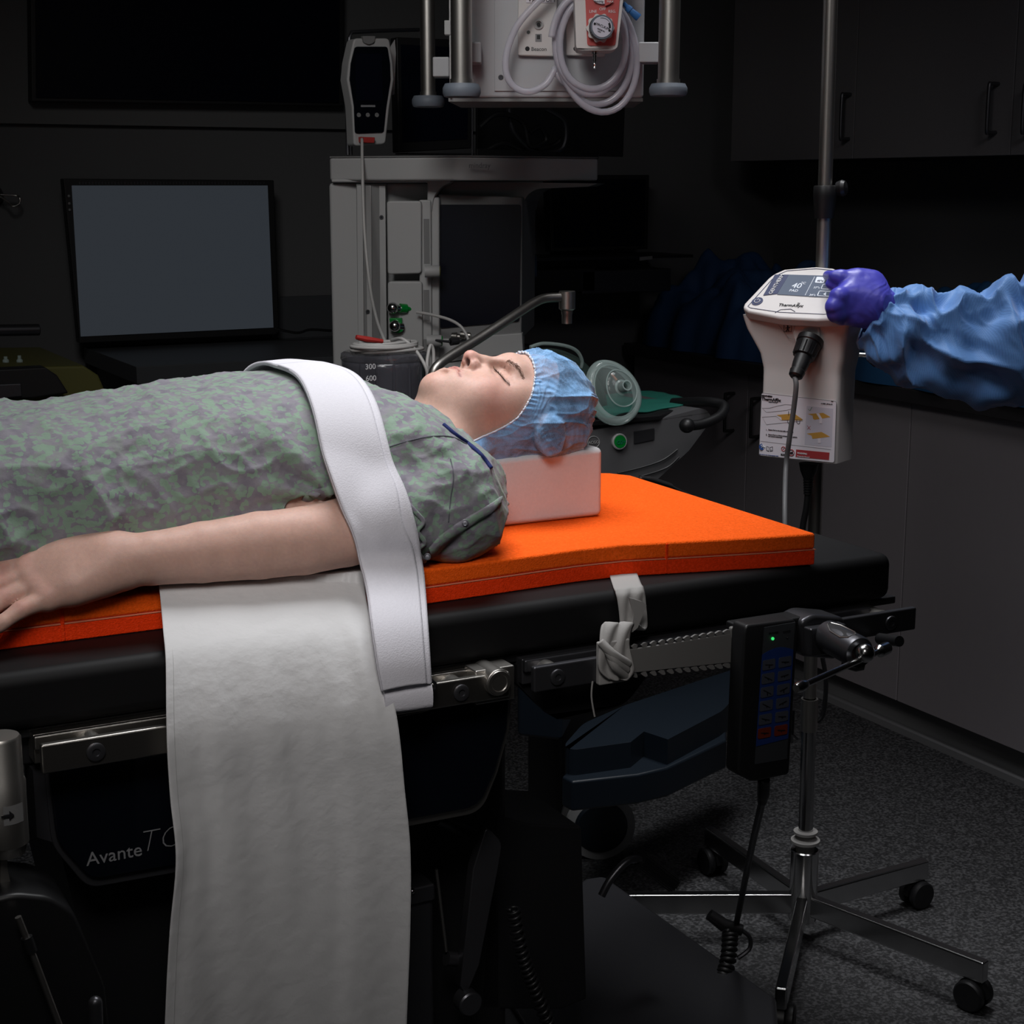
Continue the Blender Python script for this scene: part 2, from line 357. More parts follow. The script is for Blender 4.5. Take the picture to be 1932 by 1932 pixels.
# surgical cap: thin non-woven
m, nt, b, tc = new('blue_nonwoven'); M['capmat'] = m
b.inputs['Base Color'].default_value = (.20, .42, .74, 1); b.inputs['Roughness'].default_value = .6; b.inputs['Sheen Weight'].default_value = .3
n1 = node('ShaderNodeTexNoise'); n1.inputs['Scale'].default_value = 26; n1.inputs['Detail'].default_value = 4; n1.inputs['Distortion'].default_value = 1.2; nt.links.new(tc.outputs['Object'], n1.inputs['Vector'])
al = ramp(nt, n1.outputs[0], [(.38, (.48, .48, .48)), (.50, (.70, .70, .70)), (.60, (.92, .92, .92))])
n2 = node('ShaderNodeTexNoise'); n2.inputs['Scale'].default_value = 700; n2.inputs['Detail'].default_value = 2; mp = node('ShaderNodeMapping'); mp.inputs['Scale'].default_value = (1, .3, 1); nt.links.new(tc.outputs['Object'], mp.inputs[0]); nt.links.new(mp.outputs[0], n2.inputs['Vector'])
md = node('ShaderNodeMapRange'); md.inputs[1].default_value = .3; md.inputs[2].default_value = .7; md.inputs[3].default_value = -.14; md.inputs[4].default_value = .14; nt.links.new(n2.outputs[0], md.inputs[0])
ad = node('ShaderNodeMath', operation='ADD', use_clamp=True); nt.links.new(al, ad.inputs[0]); nt.links.new(md.outputs[0], ad.inputs[1]); nt.links.new(ad.outputs[0], b.inputs['Alpha'])
bp = node('ShaderNodeBump'); bp.inputs['Strength'].default_value = .35; bp.inputs['Distance'].default_value = .002; n3 = node('ShaderNodeTexNoise'); n3.inputs['Scale'].default_value = 60; n3.inputs['Detail'].default_value = 6; nt.links.new(tc.outputs['Object'], n3.inputs['Vector']); nt.links.new(n3.outputs[0], bp.inputs['Height']); nt.links.new(bp.outputs[0], b.inputs['Normal'])
M['capband'] = mat('cap_elastic_white', (.62, .68, .78), .7)
# foam
def foam(name, c, em=1):
    m, nt, b, tc = new(name); M[name] = m
    v = nt.nodes.new('ShaderNodeTexVoronoi'); v.inputs['Scale'].default_value = 520; nt.links.new(tc.outputs['Object'], v.inputs['Vector'])
    n = nt.nodes.new('ShaderNodeTexNoise'); n.inputs['Scale'].default_value = 300; n.inputs['Detail'].default_value = 3; nt.links.new(tc.outputs['Object'], n.inputs['Vector'])
    col = ramp(nt, n.outputs[0], [(.3, tuple(k*(1-.28*em) for k in c)), (.55, c), (.74, tuple(min(1, k*(1+.15*em)+.02*em) for k in c))]); nt.links.new(col, b.inputs['Base Color'])
    b.inputs['Roughness'].default_value = .9; b.inputs['Specular IOR Level'].default_value = .2
    bp = nt.nodes.new('ShaderNodeBump'); bp.inputs['Strength'].default_value = .15+.45*em; bp.inputs['Distance'].default_value = .0012; nt.links.new(v.outputs[0], bp.inputs['Height']); nt.links.new(bp.outputs[0], b.inputs['Normal'])
foam('foam_orange', (.95, .112, .003), .6); foam('foam_shade_red', (.92, .045, .001), .6); foam('foam_white', (.74, .74, .76), .1); foam('foam_strap', (.64, .63, .68), .1)  # lower layer redder: dimmer light on the cut sides put into its colour
M['bond'] = mat('bond_line', (.75, .22, .12), .8)
M['cotton'] = mat('grey_white_cotton', (.60, .60, .605), .85, bump=(45, .55, .004), vary=.05, vscale=9, sheen=.2)
M['gownseam'] = mat('gown_seam_dark', (.10, .10, .12), .9); M['snapmetal'] = mat('snap_metal', (.22, .22, .25), .4, .7)  # even dark grey for the gown's seam lines
M['strapw'] = mat('white_webbing', (.33, .32, .31), .8, bump=(500, .3, .0006))
M['collar'] = mat('royal_blue_knit', (.005, .014, .11), .85, bump=(700, .5, .001))
M['glove'] = mat('violet_nitrile', (.075, .075, .50), .38, bump=(90, .25, .001), spec=.45)
m, nt, b, tc = new('blue_gown_fabric'); M['sleeve'] = m
b.inputs['Base Color'].default_value = (.06, .17, .46, 1); b.inputs['Roughness'].default_value = .6; b.inputs['Sheen Weight'].default_value = .3
ck = nt.nodes.new('ShaderNodeTexVoronoi'); ck.inputs['Scale'].default_value = 430; ck.inputs['Randomness'].default_value = .1; nt.links.new(tc.outputs['Object'], ck.inputs['Vector'])
rc = ramp(nt, ck.outputs[0], [(.15, (.06, .18, .45)), (.6, (.10, .27, .62))]); nt.links.new(rc, b.inputs['Base Color'])
bp = nt.nodes.new('ShaderNodeBump'); bp.inputs['Strength'].default_value = .3; bp.inputs['Distance'].default_value = .0008; nt.links.new(ck.outputs[0], bp.inputs['Height']); nt.links.new(bp.outputs[0], b.inputs['Normal'])
m, nt, b, tc = new('speckled_floor'); M['floor'] = m
v = nt.nodes.new('ShaderNodeTexNoise'); v.inputs['Scale'].default_value = 170; v.inputs['Detail'].default_value = 3; nt.links.new(tc.outputs['Object'], v.inputs['Vector'])
rc = ramp(nt, v.outputs[0], [(.36, (.012, .012, .013)), (.5, (.035, .035, .037)), (.62, (.09, .09, .094))]); nt.links.new(rc, b.inputs['Base Color']); b.inputs['Roughness'].default_value = .6
# ================================================================ ROOM
struct('floor', MB().box2((-2.6, -1.2, -.05), (3.5, 4.65, 0)), 'floor')
struct('ceiling', MB().box2((-2.6, -1.2, 2.9), (3.5, 4.65, 2.95)), 'wall')
struct('wall_back', MB().box2((-2.6, 4.6, 0), (3.5, 4.7, 2.9)), 'wall')
struct('wall_right', MB().box2((3.475, -1.2, 0), (3.55, 4.6, 2.9)), 'wall')
struct('wall_left', MB().box2((-2.65, -1.2, 0), (-2.55, 4.6, 2.9)), 'wall')
struct('wall_front', MB().box2((-2.6, -1.25, 0), (3.5, -1.15, 2.9)), 'wall')
z0 = onY(300, 238, 4.59).z
struct('trim_1', MB().box2((-2.55, 4.575, z0), (2.6, 4.6, 2.9)), mat('upper_wall_panel', (.12, .12, .12), .8))
# floor cove strip along the cabinets
struct('baseboard_right', MB().box2((2.872, -1.1, 0), (2.885, 4.55, .018)).prism([(2.885, -1.1, .0), (2.885, -1.1, .006), (2.915, -1.1, .010), (2.932, -1.1, .03), (2.934, -1.1, .085), (2.938, -1.1, .085), (2.938, -1.1, 0)], (0, 5.65, 0)), mat('kick_grey', (.20, .20, .205), .5))
# ================================================================ OPERATING TABLE
tab = thing('operating_table', 'black padded operating table with steel side rails that carries the patient', 'operating table', (.6, 1.975, 0))
YN, YF = 1.70, 2.25
mb = MB().box2((.34-1.2, YN, .888), (1.515, YF, .955)); mk('mattress', mb, 'darkrough', tab, bevel=.016, seg=4)
0 and mk('seam_piping', MB().tube([(-.8, YN-.001, .925), (1.50, YN-.001, .925)], .0015, 6), 'dark', tab)
mk('table_top_plate', MB().box2((-.8, 1.715, .876), (1.535, 2.235, .887)), 'dark', tab, bevel=.002)
mk('top_frame', MB().box2((-.8, 1.73, .84), (1.46, 2.22, .876)), 'dark', tab, bevel=.003)
YR = 1.665
def zr(x, y, Y=YR): return onY(x, y, Y).z
RZ = .868; rails = [(-.75, onY(18, 1420, YR).x-.10), (onY(76, 1420, YR).x, onY(959, 1300, YR).x), (onY(1004, 1280, YR).x, onY(1724, 1170, YR).x)]
for i, (a, b_) in enumerate(rails):
    r = mk('side_rail', MB().box2((a, YR-.005, RZ-.0165), (b_, YR+.005, RZ+.0165)), 'steelx' if i < 2 else 'darkmetal', tab, bevel=.0025)
    xs = {0: [-.4], 1: [onY(178, 1409, YR).x, onY(866, 1302, YR).x], 2: [onY(1047, 1273, YR).x, onY(1675, 1178, YR).x]}[i]
    for x in xs:
        mk('rail_spacer', MB().cyl((x, YR+.005, RZ), (x, 1.735, RZ), .014), 'steel', r)
        mk('rail_bolt', MB().lathe((x, YR-.006, RZ), (0, -1, 0), [(0, .0105), (.0022, .010), (.003, .0085), (.003, .0045), (.0012, .004), (.0012, 0)], 24), 'darkmetal', r)
for a, b_ in ((onY(62, 1400, 1.70).x, onY(958, 1260, 1.70).x), (onY(985, 1260, 1.70).x, 1.47)):
    mk('rail_backing', MB().box2((a, 1.692, .868), (b_, 1.70, .884)).box2((a, 1.70, .85), (b_, 1.73, .884)), 'steelx' if a < .8 else 'darkmetal', tab, bevel=.002)
# hinge between the rail sections
hx = onY(936, 1272, 1.66).x
hg = mk('hinge', MB().cyl((hx, 1.652, .875), (hx, 1.70, .875), .017, 32).box2((hx-.024, 1.668, .845), (hx+.03, 1.70, .889)), 'steel', tab, bevel=.002)
mk('hinge_disc', MB().lathe((hx, 1.652, .875), (0, -1, 0), [(0, .0155), (.002, .015), (.002, .011), (.0008, .010), (.0008, 0)], 32), 'steel', hg)
def poly(pts, Y): return [onY(x, y, Y) for x, y in pts]
def arc(pts, idx, r, n=5):   # round chosen corners
    out = []
    for i, p in enumerate(pts):
        if i in idx:
            a, b_ = V(pts[i-1]), V(pts[(i+1) % len(pts)]); p = V(p); u = (a-p).normalized()*r; w = (b_-p).normalized()*r
            for k in range(n+1): t = k/n; out.append(tuple((p+u)*(1-t)**2+p*2*t*(1-t)+(p+w)*t*t))
        else: out.append(p)
    return out
sh = arc([(92, 1453), (330, 1420), (700, 1362), (700, 1572), (335, 1632), (172, 1660), (108, 1590)], (5, 6), 22)
p1 = poly(sh, 1.705); left_sh = mk('side_shroud', MB().prism(p1, (0, .02, 0)), 'gloss', tab, bevel=.002)
sh2 = arc([(84, 1453), (330, 1415), (700, 1358), (700, 1585), (335, 1646), (166, 1676), (98, 1596)], (5, 6), 24)
mk('shroud_edge', MB().prism(poly(sh2, 1.712), (0, .03, 0)), 'darkmetal', tab, bevel=.001)
mk('shroud_bracket', MB().prism(poly([(62, 1455), (92, 1450), (102, 1590), (70, 1580)], 1.715), (0, .05, 0)), 'darkmetal', tab)
o = onY(163, 1634, 1.7045); text('Avante', .0225, 'grey', o, (1, 0, 0), (0, 0, 1), left_sh)
o = onY(259, 1611, 1.7045); text('TO', .039, 'grey', o, (1, 0, 0), (0, 0, 1), left_sh, shear=.25, bold=-.0012)
sm = arc([(700, 1362), (962, 1308), (957, 1375), (935, 1455), (905, 1522), (700, 1560)], (4,), 30, 8)
mk('side_shroud', MB().prism(poly(sm, 1.70), (0, .02, 0)), 'gloss', tab, bevel=.002)
sm2 = arc([(700, 1362), (965, 1308), (960, 1377), (938, 1458), (908, 1532), (700, 1572)], (4,), 30, 8)
mk('shroud_edge', MB().prism(poly(sm2, 1.7065), (0, .014, 0)), 'steel', tab)
br = arc([(975, 1255), (1230, 1215), (1225, 1270), (1180, 1330), (1060, 1362), (1030, 1345), (975, 1290)], (3, 4, 5), 25)
mk('head_section_bracket', MB().prism(poly(br, 1.71), (0, .012, 0)), 'dark', tab, bevel=.002)
# white notched cover under the mattress
cz = [(1192, 1213), (1400, 1186), (1400, 1262), (1192, 1280)]
pc = poly([(1188, 1226), (1398, 1193), (1398, 1248), (1192, 1270)], 1.655)
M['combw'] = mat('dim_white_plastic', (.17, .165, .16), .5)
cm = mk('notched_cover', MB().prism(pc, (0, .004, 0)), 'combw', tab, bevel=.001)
nt_ = 13
for k in range(nt_):
    t = k/(nt_-1); x = 1196+188*t**.93
    yt = 1226-33*(x-1188)/210; yb = 1270-22*(x-1192)/206
    wd = 8+3*t
    for yy, hh in ((yt, -9), (yb, 9)):
        q = arc([(x-wd*.1, yy), (x+wd*.55, yy), (x+wd, yy+hh*.9), (x+wd*.3, yy+hh*1.1), (x-wd*.5, yy+hh*.5)], (2, 3), 3, 3)
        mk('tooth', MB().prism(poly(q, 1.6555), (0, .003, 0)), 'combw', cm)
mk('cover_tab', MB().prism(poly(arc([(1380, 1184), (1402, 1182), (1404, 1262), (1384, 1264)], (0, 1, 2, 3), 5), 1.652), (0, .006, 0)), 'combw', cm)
# column, bellows, base
mk('column', MB().box2((.62, 1.86, .15), (.98, 2.12, .80)), 'dark', tab, bevel=.02)
bl = MB()
for k in range(7): bl.box((.62, 1.93, .78-.022*k), (.34-.01*(k % 2), .26, .014))
mk('bellows', bl, 'dark', tab, bevel=.005)
x0 = onY(765, 1700, 1.80).x
mk('column_cover', MB().box2((.45, 1.80, .1), (onY(820, 1700, 1.80).x, 2.1, onY(800, 1688, 1.80).z)), 'darkmetal', tab, bevel=.008)
cb = mk('column_band', MB().box2((.45, 1.795, onY(800, 1705, 1.795).z), (onY(822, 1700, 1.795).x, 2.0, onY(800, 1672, 1.795).z)), 'darkmetal', tab, bevel=.004)
p = onY(778, 1682, 1.794); mk('screw', MB().sphere(p, .004), 'chrome', cb)
def bar(name, pts, Y, r, m, par, n=12): return mk(name, MB().tube([onY(x, y, Y) for x, y in pts], r, n), m, par)
a1 = mk('linkage_arm', MB().prism(poly(arc([(893, 1640), (918, 1560), (948, 1590), (940, 1640), (905, 1820), (880, 1880), (868, 1860)], (1, 2), 12), 1.78), (0, .018, 0)), 'darkmetal', tab, bevel=.002)
bar('linkage_shaft', [(825, 1545), (905, 1580)], 1.83, .010, 'darkmetal', tab); bar('linkage_rod', [(823, 1640), (842, 1795)], 1.80, .0022, 'steel', tab); bar('linkage_rod', [(842, 1808), (880, 1812)], 1.80, .010, 'darkmetal', tab)
pz = onY(888, 1895, 1.77); mk('pivot_cap', MB().lathe(pz+V((0, .02, 0)), (0, -1, 0), [(0, .017), (.02, .017), (.022, .015), (.022, 0)]), 'darkmetal', tab)
bx = [(930, 1535), (1000, 1555), (1098, 1560), (1108, 1885), (1060, 1905), (905, 1905)]
mk('control_box', MB().prism(poly(bx, 1.86), (0, .16, 0)), 'dark', tab, bevel=.004)
bs = [onZ(x, y, .16) for x, y in ((1105, 1655), (1140, 1650), (1465, 1880), (1470, 1960), (1000, 1960), (900, 1800))]
mk('base_cover', MB().prism([(p.x, p.y, .02) for p in bs], (0, 0, .14)), 'darkmetal', tab, bevel=.01)
mk('base_cover', MB().prism([(-.1, 1.72, .02), (.9, 1.72, .02), (.9, 2.3, .02), (-.1, 2.3, .02)], (0, 0, .16)), 'dark', tab, bevel=.02)
kd = [(150, 1690), (300, 1640), (340, 1640), (340, 1960), (0, 1960), (0, 1700), (90, 1700)]
mk('base_hood', MB().prism(poly(arc([(115, 1612), (155, 1668), (335, 1648), (335, 1950), (200, 1950)], (0,), 10), 1.78), (0, .3, 0)), 'dark', tab, bevel=.01)
# coil cord beside the column
def coil(path, R, r, turns, n=12):
    pts = []; P = smooth_path(path, 10); m_ = len(P); tot = turns*n
    for i in range(tot+1):
        t = i/tot*(m_-1); j = min(int(t), m_-2); q = P[j].lerp(P[j+1], t-j); T = (P[j+1]-P[j]).normalized(); u = T.orthogonal().normalized(); w_ = T.cross(u); a = 2*PI*i/n
        pts.append(q+(u*math.cos(a)+w_*math.sin(a))*R)
    return MB().tube(pts, r, 6)
cd_ = coil([onY(968, 1712, 1.75), onY(985, 1800, 1.74), onY(1010, 1870, 1.73), onY(1040, 1945, 1.72)], .008, .0025, 22); mk('coiled_cord', cd_, 'dark', tab, ang=180)
# left end: socket tube and lever on the rail
sk = thing('leg_holder_clamp', 'brushed steel socket tube with arrow label clamped at the left end of the rail', 'rail clamp', onY(12, 1480, 1.64))
mb = MB().lathe(onY(-2, 1388, 1.64), (0, 0, -1), [(0, 0), (0, .020), (.003, .022), (.048, .022), (.050, .0235), (.118, .0235), (.121, .021), (.13, .019), (.13, 0)], 40); mk('socket_tube', mb, 'steel', sk)
mk('weld_lug', MB().prism(poly([(22, 1468), (50, 1466), (52, 1530), (40, 1536), (26, 1530)], 1.645), (0, .02, 0)), 'steel', sk, bevel=.003)
lb = []
cx = onY(-2, 1388, 1.64)
for j in range(9):
    a = -PI*.5-.2+.95*j/8; lb.append([V((cx.x+.0238*math.cos(a), cx.y+.0238*math.sin(a), z)) for z in (zr(10, 1556, 1.62), zr(10, 1520, 1.62))])
lbl = mk('direction_label', MB().grid(lb), 'machine2', sk)
pA = onY(6, 1540, 1.6155); text('\u25B6', .001, 'black', pA, (1, 0, 0), (0, 0, 1), lbl) if False else None
ar = [onY(x, y, 1.614) for x, y in ((3, 1540), (18, 1537), (18, 1531), (27, 1538), (18, 1547), (18, 1542), (3, 1544))]; mk('arrow_mark', MB().prism(ar, (0, .002, 0)), 'black', lbl)
mk('lever', MB().prism(poly(arc([(3, 1580), (14, 1578), (14, 1640), (26, 1690), (24, 1750), (16, 1765), (6, 1755), (0, 1690)], (2, 3, 4, 5, 6), 8), 1.635), (0, .006, 0)), 'steel', sk, bevel=.0015)
ft = thing('foot_pedestal', 'black rounded pedestal with a slim steel rod standing at lower left under the table', 'stand', (.3, 1.55, .0))
pd = arc([(-30, 1700), (30, 1686), (95, 1692), (140, 1720), (200, 1860), (210, 1950), (-30, 1950)], (1, 2, 3), 18)
mk('pedestal_hood', MB().prism(poly(pd, 1.60), (0, .1, 0)), 'dark', ft, bevel=.006)
mk('rod', MB().tube([onY(34, 1730, 1.585), onY(58, 1790, 1.583), onY(116, 1945, 1.578)], .0035, 10), 'steel', ft)
mk('rod_collar', MB().cyl(onY(50, 1768, 1.584), onY(60, 1796, 1.583), .006), 'dark', ft)
mk('peg', MB().cyl(onY(180, 1892, 1.57), onY(182, 1950, 1.57), .0075).sphere(onY(180, 1892, 1.57), .0075), 'darkmetal', ft)
# ================================================================ FOAM PAD
nx = [(-.75, 1.80), (.50, 1.80), (.66, 1.785), (.80, 1.757), (.92, 1.762), (1.03, 1.768), (1.10, 1.764), (1.155, 1.750), (1.22, 1.733), (1.30, 1.713), (1.372, 1.700)]
near = []
for i in range(len(nx)-1):
    for k in range(4 if i == 0 else 3): near.append(V((*nx[i], 0)).lerp(V((*nx[i+1], 0)), k/(4 if i == 0 else 3)))
near.append(V((*nx[-1], 0)))
out = near+[V((1.385, 2.20, 0)), V((1.365, 2.235, 0))]+[V((p.x, 3.95-p.y, 0)) for p in near[::-1][1:]]
pad = thing('foam_pad', 'bright orange foam warming pad lying on the black table under the patient', 'foam pad', (.6, 1.97, .955))
mk('lower_foam_layer', MB().prism([p+V((0, 0, .9552)) for p in out], (0, 0, .0210)), 'foam_shade_red', pad, bevel=.002, ang=60)
def grow(p, e): c = V((.6, 1.975, 0)); q = p.copy(); q.y += e*(1 if p.y > c.y else -1); q.x += e*(1 if p.x > 1.3 else 0); return q
mk('bond_line', MB().prism([grow(p, .0006)+V((0, 0, .9762)) for p in out], (0, 0, .0012)), 'bond', pad, ang=60)
mk('upper_foam_layer', MB().prism([p+V((0, 0, .9774)) for p in out], (0, 0, .0226)), 'foam_orange', pad, bevel=.004, seg=3, ang=60)
for x, yy in ((onY(115, 1200, 1.80).x, 1.80), (1.1575, 1.7495)):
    mk('vertical_seam', MB().box2((x, yy-.0014, .956), (x+.005, yy+.004, .998)), 'foam_shade_red', pad, bevel=.0015)
# pillow
PY = 1.935; px1 = onY(1138, 900, PY).x
pw = MB(); nn_ = 14
# rounded block with a dented top
P = []
for i in range(nn_+1):
    r = []
    for j in range(nn_+1):
        u, v_ = i/nn_, j/nn_; x = .955+(px1-.955)*u; y = PY+.17*v_
        z = 1.1015-.020*math.exp(-(((x-1.075)/.055)**2+((y-2.02)/.05)**2))*min(1, v_*2.2)-.004*(1-u)
        r.append(V((x, y, z)))
    P.append(r)
pw.grid(P)
b0 = len(pw.v); ring = [P[i][0] for i in range(nn_+1)]+[P[nn_][j] for j in range(1, nn_+1)]+[P[i][nn_] for i in range(nn_-1, -1, -1)]+[P[0][j] for j in range(nn_-1, 0, -1)]
base = [V((p.x, p.y, 1.0005)) for p in ring]
idx = [i*(nn_+1) for i in range(nn_+1)]+[nn_*(nn_+1)+j for j in range(1, nn_+1)]+[i*(nn_+1)+nn_ for i in range(nn_-1, -1, -1)]+[j for j in range(nn_-1, 0, -1)]
pw.v += base; L = len(ring)
for k in range(L): pw.f.append([idx[k], idx[(k+1) % L], b0+(k+1) % L, b0+k])
pw.f.append([b0+k for k in range(L)])
pl = mk('foam_pillow', pw, 'foam_white', bevel=.009, seg=5, ang=50); setp(pl, 'white foam block pillow under the head in the blue cap', 'pillow')
# ================================================================ WHITE DRAW SHEET
Lp = [(300, 1092, 1.835), (300, 1103, 1.800), (303, 1130, 1.770), (308, 1190, 1.715), (312, 1250, 1.672), (312, 1380, 1.640), (316, 1500, 1.64), (323, 1610, 1.64), (313, 1750, 1.64), (306, 1932, 1.64), (304, 2050, 1.64)]
Rp = [(690, 1060, 1.82), (690, 1078, 1.795), (688, 1100, 1.765), (694, 1150, 1.714), (712, 1220, 1.672), (738, 1350, 1.640), (752, 1480, 1.64), (765, 1600, 1.64), (768, 1750, 1.64), (764, 1932, 1.64), (762, 2050, 1.64)]
La = smooth_path([onY(*q) for q in Lp], 14); Ra = smooth_path([onY(*q) for q in Rp], 14); nU = 120
rows = []
for k, (a, b_) in enumerate(zip(La, Ra)):
    r = []
    dn = min(1, max(0, (k-28)/40)); 
    for j in range(nU+1):
        u = j/nU; p = a.lerp(b_, u)
        f = .015*float(vnoise(np.array([u*4.5+.3*math.sin(k*.03), k*.010, 1.5])))+.009*float(vnoise(np.array([u*9+.2*math.sin(k*.05), k*.012, 7.5])))
        f += .012*math.exp(-((u-.86-.0006*k)/.05)**2)*math.exp(-((k-40)/40)**2)+.010*math.exp(-((u-.0)/.045)**2)*math.exp(-((k-100)/16)**2)
        e = min(1, (k+1)/30); p = p+V((0, -f*(.15+.85*dn)-.0035*dn, 0)); 
        ed = float(np.interp(p.x, [q[0] for q in nx], [q[1] for q in nx]))
        if p.y > ed-.004: p.z = max(p.z, 1.0035)
        elif p.z > .955: p.y = min(p.y, ed-.005)
        r.append(p)
    rows.append(r)
shm = MB().grid(rows); so = mk('draw_sheet', shm, 'cotton', ang=180, solid=.0016); setp(so, 'plain white cotton sheet hanging down in front of the table beneath the forearm', 'sheet')
hem = MB().tube([r[4]+V((0, -.0008, 0)) for r in rows[22:]], .0004, 5); mk('hem_stitching', hem, 'machine', so)
# right tie strap
ts = thing('tie_strap', 'short crumpled white strap tying the orange pad to the rail below the pillow', 'strap', (1.03, 1.70, .87))
def tiepath(x0, q): return [V((x0+.045, 1.79, .9578)), V((x0+.006, 1.715, .9578)), V((x0, 1.698, .9545)), V((x0, 1.693, .940)), V((x0-.002, 1.690, .905))]+[onY(*k) for k in q]
La = smooth_path(tiepath(onY(1160, 1110, 1.70).x, [(1138, 1175, 1.668), (1130, 1215, 1.655), (1126, 1260, 1.652), (1150, 1282, 1.650)]), 8)
Ra = smooth_path(tiepath(onY(1212, 1105, 1.70).x, [(1196, 1175, 1.668), (1186, 1215, 1.655), (1192, 1262, 1.652), (1180, 1282, 1.650)]), 8)
rows = [[a.lerp(b_, j/14)+V((0, -.0025*(1+math.sin(j*.9+k*.25))*min(1, k/30), 0)) for j in range(15)] for k, (a, b_) in enumerate(zip(La, Ra))]
mk('strap_band', MB().grid(rows), 'strapw', ts, ang=180, solid=.003)
mk('strap_tail', MB().prism(poly([(1188, 1128), (1212, 1135), (1220, 1142), (1203, 1185), (1190, 1195), (1196, 1160)], 1.664), (0, .003, 0)), 'strapw', ts)
kn = MB()
for k in range(3):
    P = [onY(1132+k*8, 1210+k*6, 1.650), onY(1158, 1235+k*10, 1.640), onY(1186-k*3, 1252+k*12, 1.650)]; kn.tube(smooth_path(P, 6), [.006]*13, 8)
kn.box2(onY(1124, 1210, 1.662), onY(1188, 1285, 1.652)); mk('strap_knot', kn, 'strapw', ts, bevel=.003)
mk('loose_string', MB().tube(smooth_path([onY(1118, 1285, 1.66), onY(1116, 1315, 1.66), onY(1122, 1352, 1.66)], 6), .0012, 6), 'strapw', ts)
# ================================================================ PATIENT
HY = 2.0
TX = [-.5, -.2, .1, .35, .478, .644, .743, .80, .85, .90, .94, .975]
TZ = [1.13, 1.17, 1.19, 1.203, 1.216, 1.226, 1.230, 1.222, 1.203, 1.170, 1.128, 1.090]
TW = [.13, .165, .185, .188, .192, .20, .215, .225, .235, .225, .17, .11]
def torso_fn(off, x1=.985, amp=0):
    def fn(X, Y, Z):
        tz = np.interp(X, TX, TZ)-off; w = np.interp(X, TX, TW)-off; zc = 1.075
        bt = tz-zc; y = (Y-HY)/w; z = np.where(Z > zc, (Z-zc)/bt, (Z-zc)/(.072-off))
        k = (np.abs(y)**2.5+np.abs(z)**2.5+1e-9)**(1/2.5); d = (k-1)*np.minimum(w, bt)*.75
        return np.maximum(d, X-x1).astype(np.float32)
    return fn
pat = thing('person', 'patient lying on her back on the orange pad in patterned gown and blue hair cap', 'person', (.75, 2.0, 1.0))
B = Field((-.45, 1.70, .955), (1.22, 2.30, 1.275), .0022)
B.put(torso_fn(.016, .95), (-.42, 1.78, .99), (.97, 2.22, 1.24), 0, pad=.01)
def P3(x, y, Y): p = onY(x, y, Y); return (p.x, p.y, p.z)
# --- head (face towards +Z, crown towards +X)
def hd(x, dy, z): return (x, HY+dy, z)
B.ell(hd(1.088, 0, 1.154), (.082, .071, .079), .01)
B.ell(hd(1.045, 0, 1.163), (.065, .062, .0655), .02)          # forehead block
B.ell(hd(1.000, 0, 1.155), (.068, .0655, .066), .02)
B.ell(hd(.965, 0, 1.150), (.050, .0590, .058), .02)
B.ell(hd(.944, 0, 1.178), (.030, .036, .034), .02)           # jaw front
B.ell(hd(.9365, 0, 1.196), (.0205, .021, .0175), .012)       # chin
B.ell(hd(.950, 0, 1.130), (.055, .054, .050), .02)           # under jaw
for s in (-1, 1):
    B.ell(hd(.985, s*.040, 1.178), (.034, .026, .030), .016)  # cheek
    B.ell(hd(1.000, s*.037, 1.190), (.022, .020, .016), .012)
    B.ell(hd(.962, s*.020, 1.194), (.020, .018, .020), .014)
    B.ell(hd(1.035, s*.056, 1.168), (.034, .016, .030), .014)  # temple
B.cap(hd(.960, -.012, 1.203), hd(.960, .012, 1.203), .013, k=.012)   # muzzle
B.cap(hd(1.048, -.030, 1.214), hd(1.052, 0, 1.2195), .0125, k=.014); B.cap(hd(1.048, .030, 1.214), hd(1.052, 0, 1.2195), .0125, k=.014)   # brow
B.cap(hd(1.040, 0, 1.2215), hd(1.012, 0, 1.2275), .0072, .0068, k=.012)    # nose bridge
B.cap(hd(1.012, 0, 1.2275), hd(.990, 0, 1.2345), .0068, .0088, k=.006)
B.cap(hd(.985, 0, 1.224), hd(.990, 0, 1.232), .009, .0092, k=.007)
for s in (-1, 1):
    B.ell(hd(.9905, s*.0118, 1.2225), (.0095, .0070, .0098), .0045)
    B.ell(hd(1.024, s*.0185, 1.2205), (.012, .010, .0085), .008, sub=True)   # inner socket
    B.ell(hd(1.022, s*.037, 1.2160), (.013, .016, .0075), .008, sub=True)
    B.ell(hd(1.0205, s*.0340, 1.1950), (.0140, .0165, .0135), .0035)           # closed eyeball and lid
# lips
def lip(xc, zc, hw, r, dx, dz, k=.003, sub=False):
    pts = [hd(xc+dx*t*t, hw*t, zc-dz*t*t) for t in np.linspace(-1, 1, 9)]
    for i in range(8):
        t0, t1 = abs(-1+i/4), abs(-1+(i+1)/4)
        B.cap(pts[i], pts[i+1], r*(1-.55*t0**2), r*(1-.55*t1**2), k, sub)
lip(.9655, 1.2155, .0260, .0056, .002, .0095, .003)
lip(.9545, 1.2128, .0235, .0064, .005, .0095, .003)
lip(.9600, 1.2205, .0275, .0021, .003, .0078, .0022, sub=True)
B.ell(hd(.9455, 0, 1.2155), (.006, .013, .004), .006, sub=True)
B.cap(hd(.9745, 0, 1.2200), hd(.979, 0, 1.2235), .0022, k=.005, sub=True)
for s in (-1, 1):
    B.ell(hd(.9785, s*.0088, 1.2262), (.0066, .0040, .0050), .0014, sub=True)   # nostrils
    B.ell(hd(1.072, s*.074, 1.130), (.020, .009, .026), .006)                   # ears under the cap
